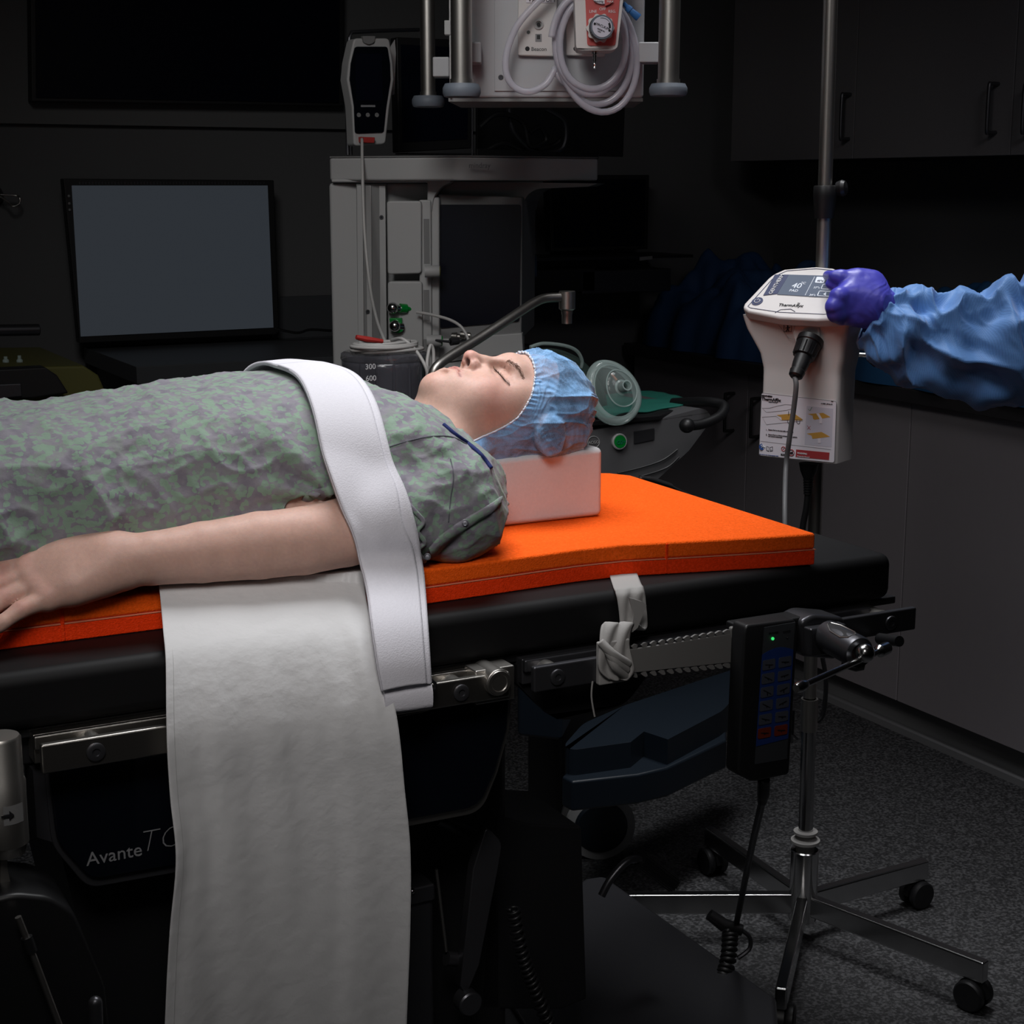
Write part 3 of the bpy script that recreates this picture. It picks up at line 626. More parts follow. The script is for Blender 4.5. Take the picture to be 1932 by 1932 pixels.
# neck, shoulders
B.chain([hd(1.02, 0, 1.120), hd(.95, 0, 1.105), hd(.89, 0, 1.085)], [.056, .058, .066], .02)
B.chain([hd(.93, 0, 1.112), hd(.89, -.10, 1.085), hd(.865, -.19, 1.065)], [.045, .045, .046], .03)
B.chain([hd(.93, 0, 1.112), hd(.89, .10, 1.085), hd(.865, .19, 1.065)], [.045, .045, .046], .03)
# --- near arm
arm = [(.862, 1.808, 1.062), (.78, 1.795, 1.057), (.71, 1.787, 1.052), (.655, 1.785, 1.047), (.60, 1.787, 1.0455), (.53, 1.790, 1.044), (.47, 1.790, 1.0435), (.425, 1.792, 1.0435)]
B.chain(arm, [.049, .0445, .0425, .041, .0390, .0345, .030, .027], .003)
B.chain([(x, y-.004, z+.006) for x, y, z in arm[3:]], [.036, .0365, .032, .027, .023], .004)
B.chain([P3(225, 1042, 1.802), P3(130, 1060, 1.810)], [.0225, .021], .016); B.chain([P3(222, 1080, 1.79), P3(140, 1105, 1.79)], [.0215, .022], .016)
mcp = [P3(44, 1066, 1.822), P3(48, 1082, 1.814), P3(64, 1106, 1.802), P3(88, 1129, 1.787)]
for i, q in enumerate(mcp):
    w0 = P3(205-6*i, 1042+15*i, 1.803-.005*i); B.cap(w0, q, .0195, .0145, .016)
    if i: B.cap(mcp[i-1], q, .0140, .0135, .008)
fing = [[mcp[0], P3(0, 1080, 1.815), P3(-42, 1104, 1.808), P3(-68, 1124, 1.805)],
        [mcp[1], P3(0, 1103, 1.805), P3(-44, 1132, 1.795), P3(-72, 1154, 1.79)],
        [mcp[2], P3(3, 1131, 1.795), P3(-38, 1162, 1.777), P3(-62, 1184, 1.772)],
        [mcp[3], P3(38, 1151, 1.776), P3(4, 1175, 1.768), P3(-18, 1192, 1.765)]]
for q, r in zip(fing, ([.0135, .0112, .0092, .0080], [.0135, .0115, .0095, .0082], [.0132, .0118, .0096, .0082], [.0125, .0100, .0086, .0076])): B.chain(q, r, .003)
B.chain([P3(170, 1050, 1.83), P3(90, 1070, 1.86), P3(30, 1075, 1.875), P3(-10, 1085, 1.88)], [.018, .015, .0115, .009], .008)   # thumb, behind
# far arm
B.chain([(.862, 2.192, 1.062), (.70, 2.215, 1.052), (.655, 2.215, 1.047), (.43, 2.20, 1.04), (.35, 2.19, 1.03), (.27, 2.185, 1.02)], [.049, .042, .040, .027, .024, .012], .012)
BP, BF = B.mesh(); BP = relax(BP, BF, 1, .4)
# keep face relief crisp, tint by place on the body (lips, cheeks, knuckles, scalp), nostril and crease shade painted in
def g3(c, r): return np.exp(-(((BP-np.array(c))/np.array(r))**2).sum(1))
tint = np.tile(np.array([.56, .350, .285]), (len(BP), 1)); pink = np.array([.60, .235, .20]); lipc = np.array([.47, .165, .155])
def mix(w, c): 
    global tint; tint = tint*(1-w[:, None])+np.array(c)*w[:, None]
for s in (-1, 1):
    mix(.40*g3(hd(.995, s*.052, 1.185), (.028, .03, .026)), pink); mix(.85*g3(hd(.9795, s*.0085, 1.2262), (.0040, .0036, .0040)), (.10, .03, .03))
mix(.5*g3(hd(.986, 0, 1.238), (.011, .016, .012)), pink); mix(.25*g3(hd(.93, 0, 1.205), (.012, .02, .014)), pink)
th = (BP[:, 1]-HY)/.0280; lx = BP[:, 0]-(.960+.0035*th**2); lz = BP[:, 2]-(1.2175-.0095*th**2)
wl = (np.abs(th) < 1)*np.clip((1-np.abs(th)**1.6)*1.8, 0, 1)*np.exp(-(lx/.0095)**6)*np.exp(-(lz/.011)**4)
for q in mcp+[f[1] for f in fing]: mix(.35*np.exp(-(((BP-np.array(q)-np.array([0, -.006, .008]))/.010)**2).sum(1)), pink)
mix(.8*g3(hd(1.0045, -.0705, 1.137), (.0012, .004, .0012)), (.2, .08, .05))
from mathutils.bvhtree import BVHTree
bb = BVHTree.FromPolygons([tuple(p) for p in BP], BF.tolist()); BN = normals_np(BP, BF)
def bh(x, y):
    for k in range(30):
        l, n_, i, t = bb.ray_cast(CAM, ray(x, y+k*.7).normalized(), 4)
        if l is not None: return np.array(l)
def curve(pts, k=6):
    c = np.array([tuple(bh(p.x, p.y)) for p in smooth_path([V((x, y, 0)) for x, y in pts], k)]); m_ = c.copy(); m_[:, 1] = 2*HY-m_[:, 1]; return c, m_
def cdist(c, w=(1, 1, 1)):
    near = (BP[:, 0] > .88) & (BP[:, 2] > 1.15); d = np.full(len(BP), 9.); t = np.zeros(len(BP)); Q = BP[near]; dd = np.full(len(Q), 9.); tt = np.zeros(len(Q))
    for i, q in enumerate(c):
        e = np.sqrt((((Q-q)*np.array(w))**2).sum(1)); m_ = e < dd; dd[m_] = e[m_]; tt[m_] = i/(len(c)-1)
    d[near] = dd; t[near] = tt; return d, t
disp = np.zeros(len(BP))
mouth = curve([(853, 687), (858, 690), (863, 697), (867, 705), (869, 710)])
for c in mouth:
    d, t = cdist(c); mix(.8*np.clip(1.1-t, 0, 1)**.5*np.exp(-(d/.0052)**4), (.47, .20, .175)); mix(.75*np.exp(-(d/.0011)**2), (.16, .05, .05)); disp += -.0016*np.exp(-(d/.0016)**2)+.0008*np.exp(-((d-.0038)/.002)**2)*(1-t)
nost = curve([(880, 677), (883, 682), (885, 687)])
for c in nost:
    d, t = cdist(c); mix(.92*np.exp(-(d/.0026)**4), (.05, .015, .015)); disp += -.0042*np.exp(-(d/.0026)**4)  # dark inside of the nostril painted as shade into the tint
ala = curve([(893, 679), (899, 688), (898, 697), (890, 700)])
for c in ala: d, t = cdist(c); disp += -.0012*np.exp(-(d/.0016)**2); mix(.25*np.exp(-(d/.002)**2), (.35, .13, .11))
lashl = curve([(935, 699), (941, 705), (948, 713), (955, 720), (962, 726)])
for c in lashl: d, t = cdist(c); disp += -.0012*np.exp(-(d/.0013)**2); mix(.8*np.exp(-(d/.0011)**2), (.10, .045, .035))
lidc = curve([(944, 691), (953, 697), (961, 706), (968, 717)])
for c in lidc: d, t = cdist(c); disp += -.0010*np.exp(-(d/.0016)**2); mix(.35*np.exp(-(d/.0014)**2), (.40, .18, .14))
BP = BP+BN*disp[:, None]
mk_ = np.clip(1+.05*fbm(BP*60, 3, 3)+.05*fbm(BP*400, 2, 5), .7, 1.3); tint = tint*mk_[:, None]
body = mesh_np('body', BP, BF, 'skin', pat)
ca = body.data.color_attributes.new('tint', 'FLOAT_COLOR', 'POINT'); ca.data.foreach_set('color', np.concatenate([tint, np.ones((len(tint), 1))], 1).astype(np.float32).ravel())
# --- lashes and brows
def surf(p, d, tmax=.05):   # march from p along d to the skin
    p = np.array(p, float); d = np.array(d, float); d /= np.linalg.norm(d)
    ts = np.linspace(0, tmax, 160); q = p+ts[:, None]*d; v = B.sample(q); i = np.argmax(v < 0); return q[i]
browc = curve([(955, 681), (964, 684), (973, 690), (981, 700), (987, 713)], 12)
for side, sg in ((0, -1), (1, 1)):
    lash = MB(); brow = MB(); lc_ = lashl[side]; bc_ = browc[side]; n_ = len(lc_)
    for k in range(34):
        f = k/33*(n_-1); i = min(int(f), n_-2); p = V(lc_[i]*(1-f+i)+lc_[i+1]*(f-i)); u = k/33
        out = V((-.50+.25*u, sg*(.15+.55*u), .55)).normalized(); L = .0072*(.7+.5*random.random())*(.7+.5*math.sin(PI*min(1, u*.8+.2)))
        lash.tube([p-out*.0008, p+out*L*.4+V((-.0006, 0, -.0002)), p+out*L*.75+V((-.001, 0, .0008)), p+out*L+V((-.0006, 0, .0022))], [.00026, .00024, .00018, .00006], 4)
    m_ = len(bc_)
    for k in range(300):
        u = random.random(); f = u*(m_-1); i = min(int(f), m_-2); p = V(bc_[i]*(1-f+i)+bc_[i+1]*(f-i)); T_ = V(bc_[min(i+3, m_-1)]-bc_[max(i-3, 0)]).normalized(); sd = T_.cross(V((0, sg*.5, 1))).normalized()
        p = p+sd*random.gauss(0, .0021*(1-.55*u)); q = surf(np.array(p)+np.array([0, sg*.012, .02]), (0, -sg*.5, -.86), .06); p = V(q); d = (T_+sd*random.gauss(.15 if u < .3 else 0, .22)).normalized(); L = .0052
        brow.tube([p-V((0, 0, .0001)), p+d*L*.5+V((0, sg*.0003, .0007)), p+d*L+V((0, 0, .0002))], [.00012, .00010, .00004], 3)
    for nm, g, mt in (('eyelashes', lash, 'lashmat'), ('eyebrow', brow, 'browmat')): o = mk(nm, g, mt, pat, smooth=False); o['kind'] = 'stuff'
# --- hair and surgical cap: shells over the skull
cc = np.array([1.075, HY, 1.150])
def shell(nth, nph, off, th_edge, name, m, wr, solid=0, parent=pat):
    P = []
    ph = np.linspace(0, 2*PI, nph, endpoint=False); u = np.linspace(0, 1, nth)
    edge = th_edge(ph)
    TH = (u[:, None]*edge[None, :]); PH = np.tile(ph, (nth, 1))
    axx = np.array([math.cos(.25), 0, -math.sin(.25)]); a1 = np.array([math.sin(.25), 0, math.cos(.25)]); a2 = np.array([0, -1, 0])
    D = np.cos(TH)[..., None]*axx+np.sin(TH)[..., None]*(np.cos(PH)[..., None]*a1+np.sin(PH)[..., None]*a2)
    ts = np.arange(.03, .16, .0016); best = np.full(TH.shape, .03)
    for t in ts: best = np.where(B.sample(cc+D*t) < 0, t, best)
    for _ in range(3): best = (best+np.roll(best, 1, 1)+np.roll(best, -1, 1)+np.vstack([best[1:], best[-1:]])+np.vstack([best[:1], best[:-1]]))/5
    R_ = best+off(u[:, None]+0*PH, PH, D)+wr(u[:, None]+0*PH, PH, D)
    Q = cc+D*R_[..., None]
    Q[..., 2] = np.maximum(Q[..., 2], 1.076+.0*Q[..., 2])
    g = MB(); g.grid([[V(q) for q in r] for r in Q], cv=True); o = mk(name, g, m, parent, ang=180, solid=solid)
    return o, Q
def edgef(d=0):
    a = np.radians([0, 40, 70, 95, 115, 135, 155, 180, 205, 225, 245, 265, 290, 320, 360]); e = [103, 107, 114, 123, 135, 146, 146, 142, 146, 146, 135, 123, 114, 107, 103]
    return lambda ph: np.radians(np.interp(ph, a, e)+d)
shell(60, 90, lambda u, p, D: .004+0*u, edgef(-26), 'hair', 'hair', lambda u, p, D: .0012*vnoise(D*30, 4))
def capoff(u, p, D):
    puff = np.sin(np.clip(u, 0, 1)*PI)**.7
    low = np.clip(-np.cos(p), 0, 1)
    return .003+puff*(.0085+.006*np.sin(p)**2)+.004*(1-u)**2+low*puff*.004
def capwr(u, p, D):
    w = np.sin(np.clip(u, 0, 1)*PI)**.6
    q = np.stack([np.cos(p)*2.2+u*.8, np.sin(p)*2.2-u*1.1, u*1.5+0*p], -1)
    folds = ridge(q*1.05, 2, 11)*.0050*w
    q2 = np.stack([np.cos(p+u*.8)*5, np.sin(p+u*.8)*5, u*1.0+0*p], -1)
    gather = ridge(q2*1.1, 1, 21)*.0016*w*u+.0011*np.sin(p*64+3*vnoise(q2, 3))*np.exp(-((u-1)/.06)**2)
    return folds+gather+ridge(np.stack([np.cos(p)*5+u*3, np.sin(p)*5-u*2, u*4+0*p], -1), 2, 51)*.0014*w*(.35+.65*np.clip(-np.cos(p)+.4, 0, 1))
capo, CQ = shell(190, 420, capoff, edgef(0), 'surgical_cap', 'capmat', capwr)
band = MB(); bl = [V(q)+V((0, 0, 0)) for q in CQ[-1]]; band.tube([b+(b-V(cc)).normalized()*.0006+V((-.0006, 0, 0))*math.sin(i*1.9) for i, b in enumerate(bl)], .0013, 6, closed=True); mk('cap_elastic', band, 'capband', capo)
# --- gown
G = Field((-.52, 1.70, .985), (1.03, 2.30, 1.26), .0032)
G.put(torso_fn(0, .972), (-.5, 1.75, .99), (.99, 2.25, 1.235), 0, pad=.012)
for s in (-1, 1):
    G.chain([(.925, HY+s*.085, 1.090), (.895, HY+s*.15, 1.074), (.872, HY+s*.190, 1.064)], [.030, .048, .060], .03)
    G.chain([(.872, HY+s*.190, 1.066), (.80, HY+s*.203, 1.062), (.735, HY+s*.208, 1.060)], [.060, .056, .053], .02)
    G.chain([(.90, HY+s*.17, 1.035), (.86, HY+s*.215, 1.032)], [.038, .035], .02)
    G.cap((.68, HY+s*.212, 1.052), (.733, HY+s*.210, 1.056), .046, .047, .004, sub=True)          # open sleeve end
G.ell((1.03, HY, 1.150), (.095, .075, .062), .012, sub=True)     # neck opening

def push(rows):   # lay the strap on gown and arm
    nr, nc = len(rows), len(rows[0]); Q = np.array([[tuple(p) for p in r] for r in rows]); e = .002
    def dist(Q): return np.minimum(G.sample(Q), B.sample(Q)-.002)
    sel = (Q[..., 2] > 1.0) & (Q[..., 1] < 2.24)
    for it in range(7):
        d = dist(Q); g = np.stack([dist(Q+np.eye(3)[k]*e)-dist(Q-np.eye(3)[k]*e) for k in range(3)], -1); g /= np.linalg.norm(g, axis=-1, keepdims=True)+1e-9
        mv = np.clip(.0062-d, 0, .02)*sel; Q = Q+g*mv[..., None]
        S_ = Q.copy(); S_[1:-1] = (Q[:-2]+2*Q[1:-1]+Q[2:])/4; S_[:, 1:-1] = (S_[:, :-2]+2*S_[:, 1:-1]+S_[:, 2:])/4; S_[:, 0] = Q[:, 0]*.5+S_[:, 0]*.5; Q = S_
    return [[V(p) for p in r] for r in Q]
# ================================================================ CHEST STRAP
SP = [(onY(497, 709, 2.06), onY(598, 693, 2.06)), (onY(520, 714, 2.0), onY(624, 698, 2.0)), (onY(557, 737, 1.93), onY(664, 721, 1.93)), (onY(585, 785, 1.85), onY(698, 772, 1.855)),
      (onY(607, 855, 1.795), onY(726, 850, 1.80)), (onY(640, 950, 1.752), onY(765, 950, 1.757)), (onY(672, 1040, 1.742), onY(793, 1050, 1.742)), (onY(690, 1108, 1.715), onY(801, 1112, 1.715)),
      (onY(700, 1180, 1.660), onY(806, 1180, 1.660)), (onY(710, 1250, 1.634), onY(810, 1245, 1.636)), (onY(720, 1304, 1.630), onY(813, 1290, 1.632))]
far = [(V((a.x+dx, Y, z)), V((b_.x+dx, Y, z))) for (a, b_) in [SP[0]] for Y, z, dx in ((2.26, 1.0, 0), (2.235, 1.10, 0), (2.17, 1.19, 0))]
SP = far+SP
La = smooth_path([a for a, b_ in SP], 10); Ra = smooth_path([b_ for a, b_ in SP], 10)
st = thing('body_strap', 'wide white foam strap across the chest and upper arm, fastened to the steel rail', 'strap', (.78, 1.75, .85))
rows = [[a.lerp(b_, j/24)+V((0, -.0015*math.sin(PI*j/24), .0025*math.sin(PI*j/24))) for j in range(25)] for a, b_ in zip(La, Ra)]
rows = push(rows); SROWS = np.array([[tuple(p) for p in r] for r in rows])
mk('strap_band', MB().grid(rows), 'foam_strap', st, ang=180, solid=.0055)
# raised second layer edge along the right side
rows2 = [[r[j]+V((0, -.0042, .0016)) for j in range(0, 22)] for r in rows[40:]]
mk('strap_overlap', MB().grid(rows2), 'foam_strap', st, ang=180, solid=.003)
a, b_ = onY(722, 1324, 1.636), onY(812, 1312, 1.636); prof = []
rr = []
for j in range(21):
    t = j/20; q = a.lerp(b_, t); ring = []
    for k in range(24):
        an = 2*PI*k/24; ry, rz = .014, .0165; y_ = math.copysign(abs(math.cos(an))**.7, math.cos(an))*ry; z_ = math.copysign(abs(math.sin(an))**.6, math.sin(an))*rz
        z_ += .0012*math.sin(k*1.7)*(.5+.5*math.sin(j*.4)); ring.append(q+V((0, y_+.006, z_)))
    rr.append(ring)
lp = MB().grid(rr, cv=True); lp.f.append(list(range(24))); lp.f.append([20*24+k for k in range(24)][::-1])
mk('rail_loop', lp, 'foam_strap', st, ang=60)
mk('strap_buckle', MB().tube([onY(814, 1284, 1.642), onY(821, 1289, 1.642), onY(821, 1298, 1.642), onY(815, 1302, 1.642)], .0022, 8), 'dark', st)

GP, GF = G.mesh(); GP = relax(GP, GF, 2, .5); GN = normals_np(GP, GF)
x, y, z = GP.T
fl = np.clip((HY-y)/.2, -1, 1)
w = .35+.65*np.clip(1-np.abs(z-1.10)/.14, 0, 1)
q = np.stack([x*9+z*5, y*7, z*10-x*3], 1); d = .0100*ridge(q*.8, 3, 2)*w
q = np.stack([x*26+z*14, y*20, z*9], 1); d += .0020*ridge(q, 2, 5)
q = np.stack([x*60, y*60, z*60], 1); d += .0006*fbm(q, 2, 9)
# pulled folds around the strap and the armpit
r = np.hypot(x-.70, (z-1.09)*1.3); ang = np.arctan2(z-1.09, x-.70); d += (y < HY)*.006*np.exp(-(r/.13)**2)*np.sin(ang*9+2*vnoise(GP*14, 3))*np.clip(r/.04, 0, 1)
r = np.hypot(x-.86, z-1.10); ang = np.arctan2(z-1.10, x-.86); d += (y < HY)*.0022*np.exp(-(r/.09)**2)*np.sin(ang*5+4*vnoise(GP*18, 6))*np.clip(r/.05, 0, 1)
# neckline, sleeve hems stay put
d *= np.clip((z-.995)/.03, 0, 1)
SQ = SROWS[::3, ::4].reshape(-1, 3); dm_ = np.full(len(GP), 9.)
for q_ in SQ: dm_ = np.minimum(dm_, ((GP-q_)**2).sum(1))
dm_ = np.sqrt(dm_); wk = np.clip((dm_-.012)/.02, 0, 1); d = d*wk-.002*(1-wk)     # pressed flat under the strap
GP2 = GP+GN*d[:, None]; GP2 = relax(GP2, GF, 1, .3); GP2[:, 2] = np.maximum(GP2[:, 2], 1.0015)
gown = mesh_np('gown', GP2, GF, 'gown', pat)
from mathutils.bvhtree import BVHTree
bvh = BVHTree.FromPolygons([tuple(p) for p in GP2], GF.tolist())
def hit(x, y, lift=0):
    d = ray(x, y).normalized(); l, n_, i, t = bvh.ray_cast(CAM, d, 4)
    return None if l is None else l+n_*lift if n_.dot(d) < 0 else l-n_*lift
def hits(pts, lift=0, k=8):
    a = [V((x, y, 0)) for x, y in pts]; out = []
    for p in smooth_path(a, k):
        h_ = hit(p.x, p.y, lift)
        if h_ is not None: out.append(h_)
    for _ in range(2): out = [out[0]]+[(out[i-1]+out[i]*2+out[i+1])/4 for i in range(1, len(out)-1)]+[out[-1]]
    return out
def band(name, top, bot, m, lift=.0015, th=.0018):
    A_ = hits(top, lift); B2 = hits(bot, lift); n_ = min(len(A_), len(B2))
    if n_ < 3: return None
    A_ = [A_[int(i*(len(A_)-1)/(n_-1))] for i in range(n_)]; B2 = [B2[int(i*(len(B2)-1)/(n_-1))] for i in range(n_)]
    return mk(name, MB().grid([[a_.lerp(b2, t) for t in (0, .5, 1)] for a_, b2 in zip(A_, B2)]), m, pat, ang=180, solid=th)
cpth = hits([(836, 802), (856, 819), (880, 836), (900, 852), (914, 868), (926, 884)], .001)
mk('collar', MB().tube(cpth, .0028, 10), 'collar', pat, ang=180, label='dark blue knit collar at the neck')
band('sleeve_hem', [(944, 936), (925, 950), (900, 964), (872, 980), (848, 996), (826, 1014), (808, 1034)], [(940, 952), (926, 966), (905, 979), (880, 996), (856, 1012), (835, 1031), (815, 1053)], 'gown', .0022, .003)
mk('shoulder_seam', MB().tube(hits([(735, 843), (770, 832), (810, 824), (850, 824), (880, 838)], .0003), .0010, 6), 'gownseam', pat)
mk('shoulder_seam', MB().tube(hits([(850, 866), (856, 900), (850, 940), (846, 985)], .0003), .0009, 6), 'gownseam', pat)
for x, y in ((875, 985), (803, 1046)):
    c_ = hit(x, y, .0040)
    if c_ is not None:
        t_ = (CAM-c_).normalized(); mk('snap', MB().lathe(c_, t_, [(0, .0046), (.0010, .0044), (.0014, .0034), (.0008, .0026), (.0010, 0)], 24), 'snapmetal', pat)
rf = hits([(770, 952), (783, 966), (797, 985), (786, 1002), (800, 1022), (786, 1036), (800, 1056)], .002); mk('sleeve_edge', MB().tube(rf, .0030, 8), 'gown', pat, ang=180)
band('sleeve_hem', [(562, 952), (575, 932), (600, 922), (628, 915)], [(575, 962), (590, 948), (610, 938), (634, 930)], 'gown', .0025, .003)
# ================================================================ BACKGROUND, LEFT
def pp(pts, Y): return [onY(x, y, Y) for x, y in pts]
def slab(name, pts, Y, depth, m, par, bevel=.002, r=0, idx=None, **k):   # outline read in a plane of constant Y, given real depth backwards
    q = arc(pts, range(len(pts)) if idx is None else idx, r, 5) if r else pts
    return mk(name, MB().prism(pp(q, Y), (0, depth, 0)), m, par, bevel=bevel, **k)
# wall television
tv = thing('television', 'large dark wall television high on the back wall', 'television', onY(350, 200, 4.55))
slab('bezel', [(55, -260), (650, -245), (648, 200), (60, 191)], 4.52, .05, 'dark', tv)
slab('screen', [(64, -255), (642, -240), (640, 194), (68, 184)], 4.515, .005, 'screen', tv, 0)
# back-lit panel monitor
mo = thing('panel_monitor', 'wide monitor with plain pale grey screen and black frame on the back wall', 'monitor', onY(320, 645, 4.5))
slab('bezel', [(119, 337), (517, 340), (527, 631), (150, 648)], 4.47, .04, 'dark', mo, .003)
slab('screen', [(136, 350), (505, 350), (516, 618), (153, 635)], 4.465, .006, mat('pale_screen', (.028, .033, .042), .35, emit=((.028, .033, .040), .82)), mo, 0)
for y in (370, 384, 396): mk('button', MB().sphere(onY(130+(y-370)*.06, y, 4.467), (.004, .002, .004), 10), 'machine2', mo)
gr = mk('speaker_slots', MB().raw([], []) if False else (lambda b: [b.box(onY(150+k*6.1, 345.5, 4.468), (.0035, .003, .008)) for k in range(58)] and b)(MB()), 'darkmetal', mo, smooth=False); gr['kind'] = 'stuff'
# desk under the monitor
dz = onY(257, 692, 4.0).z
A, B_, C_ = onY(257, 692, 4.0), onZ(137, 648, dz), onZ(700, 660, dz)
dk = thing('desk', 'dark grey counter desk beneath the pale monitor', 'desk', (1.5, 4.2, 0))
mk('desk_top', MB().box2((A.x, A.y, dz-.045), (2.2, 4.57, dz)), 'desk', dk, bevel=.002)
mk('side_panel', MB().box2((A.x+.03, A.y+.03, 0), (A.x+.06, 4.55, dz-.045)), 'dark', dk)
mk('front_panel', MB().box2((A.x+.06, A.y+.05, 0), (2.2, A.y+.07, dz-.045)), 'dark', dk)
zb = onY(570, 562, 4.5); mk('backsplash', MB().box2((onY(524, 562, 4.5).x, 4.56, dz), (2.2, 4.58, zb.z)), 'desk', dk)
cbl = mk('power_cable', MB().tube(smooth_path([onY(520, 620, 4.44), onY(560, 628, 4.43), onY(585, 622, 4.43), onY(625, 624, 4.43)], 6), .004, 6), 'dark'); setp(cbl, 'thin black cable trailing from the pale monitor along the desk', 'cable')
# olive cabinet with black device
oz = onY(200, 745, 3.6)
ol = thing('olive_cart', 'low olive yellow cart top behind the legs of the patient at far left', 'cart', (.6, 3.7, 0))
q = [(-60, 694), (158, 690), (186, 708), (200, 740), (200, 800), (-60, 800)]
mk('cart_body', MB().prism(pp(q, 3.4), (0, .45, 0)), 'yellow', ol, bevel=.006)
bd = thing('printer', 'black low device with slanted side sitting on the olive cart at far left', 'printer', onY(40, 755, 3.36))
slab('housing', [(-60, 700), (85, 693), (108, 708), (130, 742), (60, 752), (-60, 756)], 3.34, .05, 'dark', bd, .004)
slab('slot', [(-10, 726), (40, 724), (42, 748), (-8, 752)], 3.335, .006, 'darkmetal', bd)
vl = thing('medicine_vial', 'tiny clear vial with blue label behind the black device at far left', 'vial', onY(12, 698, 3.5))
mk('glass', MB().lathe(onY(12, 699, 3.5), (0, 0, 1), [(0, 0), (0, .007), (.022, .007), (.025, .004), (.03, .004), (.03, 0)], 16), 'clearrim', vl)
mk('paper_label', MB().cyl(onY(12, 695, 3.5), onY(12, 684, 3.5), .0074, 16), 'bluekey', vl)
v2 = thing('medicine_vial', 'tiny clear empty vial right of the blue labelled one at far left', 'vial', onY(38, 698, 3.5))
mk('glass', MB().lathe(onY(38, 697, 3.5), (0, 0, 1), [(0, 0), (0, .007), (.02, .007), (.023, .004), (.03, .004), (.03, 0)], 16), 'clearrim', v2)
# grey lower wall box and roller at far left
hk = thing('wall_hook', 'bent wire hook on the wall at the left edge of the picture', 'hook', onY(10, 390, 4.58))
mk('hook_wire', MB().tube(smooth_path([onY(-14, 368, 4.54), onY(2, 372, 4.54), onY(14, 380, 4.54), onY(24, 389, 4.53), onY(36, 384, 4.53), onY(37, 374, 4.53), onY(30, 369, 4.54), onY(0, 367, 4.54)], 6), .0028, 8), 'steel', hk)
mk('wall_plate', MB().lathe(onY(-16, 368, 4.6), (0, -1, 0), [(0, .03), (.02, .028), (.06, .008), (.065, 0)]), 'darkmetal', hk)
rl = mk('rolled_tube', MB().cyl(onY(-50, 624, 4.2), onY(75, 622, 4.2), .015, 20), 'darkmetal', bevel=.003); setp(rl, 'dark grey horizontal bar sticking in from the left edge below the hook', 'bar')
# ================================================================ ANAESTHESIA MACHINE
an = thing('anaesthesia_machine', 'tall grey anaesthesia machine with dark screen and flat top shelf behind the patient', 'anaesthesia machine', (1.75, 3.7, 0))
AY = 3.45
AO = onD(622, 500, 3.70); aN = (-fh*math.cos(.10)-RT*math.sin(.10)).normalized(); aE = V((-aN.y, aN.x, 0)); aE = aE if aE.dot(RT) > 0 else -aE
def onA(x, y, Y): return onP(x, y, AO-aN*(Y-AY), aN)
def ppA(pts, Y): return [onA(x, y, Y) for x, y in pts]
def slabA(name, pts, Y, depth, m, par, bevel=.002, r=0, idx=None, **k):
    q = arc(pts, range(len(pts)) if idx is None else idx, r, 5) if r else pts
    return mk(name, MB().prism(ppA(q, Y), -aN*depth), m, par, bevel=bevel, **k)
ztop = onA(622, 298, AY).z; a0 = onA(622, 340, AY); xr = onA(812, 500, AY)
mk('main_body', MB().prism([V((p.x, p.y, .92)) for p in (onA(624, 500, AY), onA(990, 500, AY+.12), onA(975, 500, AY+.45), onA(640, 500, AY+.45))], (0, 0, onA(700, 345, AY).z-.92)), 'machine', an, bevel=.008)
mk('lower_cabinet_base', MB().prism([V((p.x, p.y, .06)) for p in (onA(640, 500, AY+.01), onA(900, 500, AY+.1), onA(890, 500, AY+.45), onA(655, 500, AY+.45))], (0, 0, .86)), 'dark', an, bevel=.008)
mk('plinth', MB().prism([V((p.x, p.y, .0)) for p in (onA(650, 500, AY+.03), onA(890, 500, AY+.12), onA(880, 500, AY+.43), onA(665, 500, AY+.43))], (0, 0, .06)), 'dark', an)
# top shelf with bulged front
tp = [onA(622, 298, AY-.0), onA(700, 296, AY-.03), onA(850, 292, AY-.09), onA(880, 292, AY-.09), onA(1000, 298, AY+.02), onA(1128, 306, AY+.16)]
tp = [V((p.x, p.y, 0)) for p in tp]+[tp_+V((0, 0, -tp_.z)) for tp_ in (onA(1100, 300, AY+.5), onA(640, 300, AY+.5))]
zt = onA(700, 297, AY-.03).z; zbm = zt-.052
mk('top_shelf', MB().prism([p+V((0, 0, zbm)) for p in tp], (0, 0, zt-zbm)), 'machine', an, bevel=.006, seg=3, ang=60)
mk('shelf_rim', MB().prism([p+V((0, 0, zt)) for p in tp], (0, 0, .003)), 'machine2', an, ang=60)
# curved underside from the shelf down to the screen
und = [(812, 348), (1120, 348), (1085, 356), (1000, 366), (985, 385), (985, 398), (830, 398), (815, 385)]
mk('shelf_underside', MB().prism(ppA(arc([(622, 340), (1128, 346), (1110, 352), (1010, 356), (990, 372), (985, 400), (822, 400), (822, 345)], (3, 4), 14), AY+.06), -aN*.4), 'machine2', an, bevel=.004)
# left panel outline fillet
mk('panel_corner', MB().prism(ppA(arc([(625, 338), (850, 338), (850, 345), (832, 352), (818, 372), (815, 400), (806, 400), (806, 344), (625, 344)], (3, 4), 12), AY-.012), -aN*.06), 'machine', an, bevel=.003)
mk('column_edge', MB().prism(ppA([(812, 372), (829, 372), (829, 700), (812, 700)], AY-.008), -aN*.2), 'machine', an, bevel=.005)
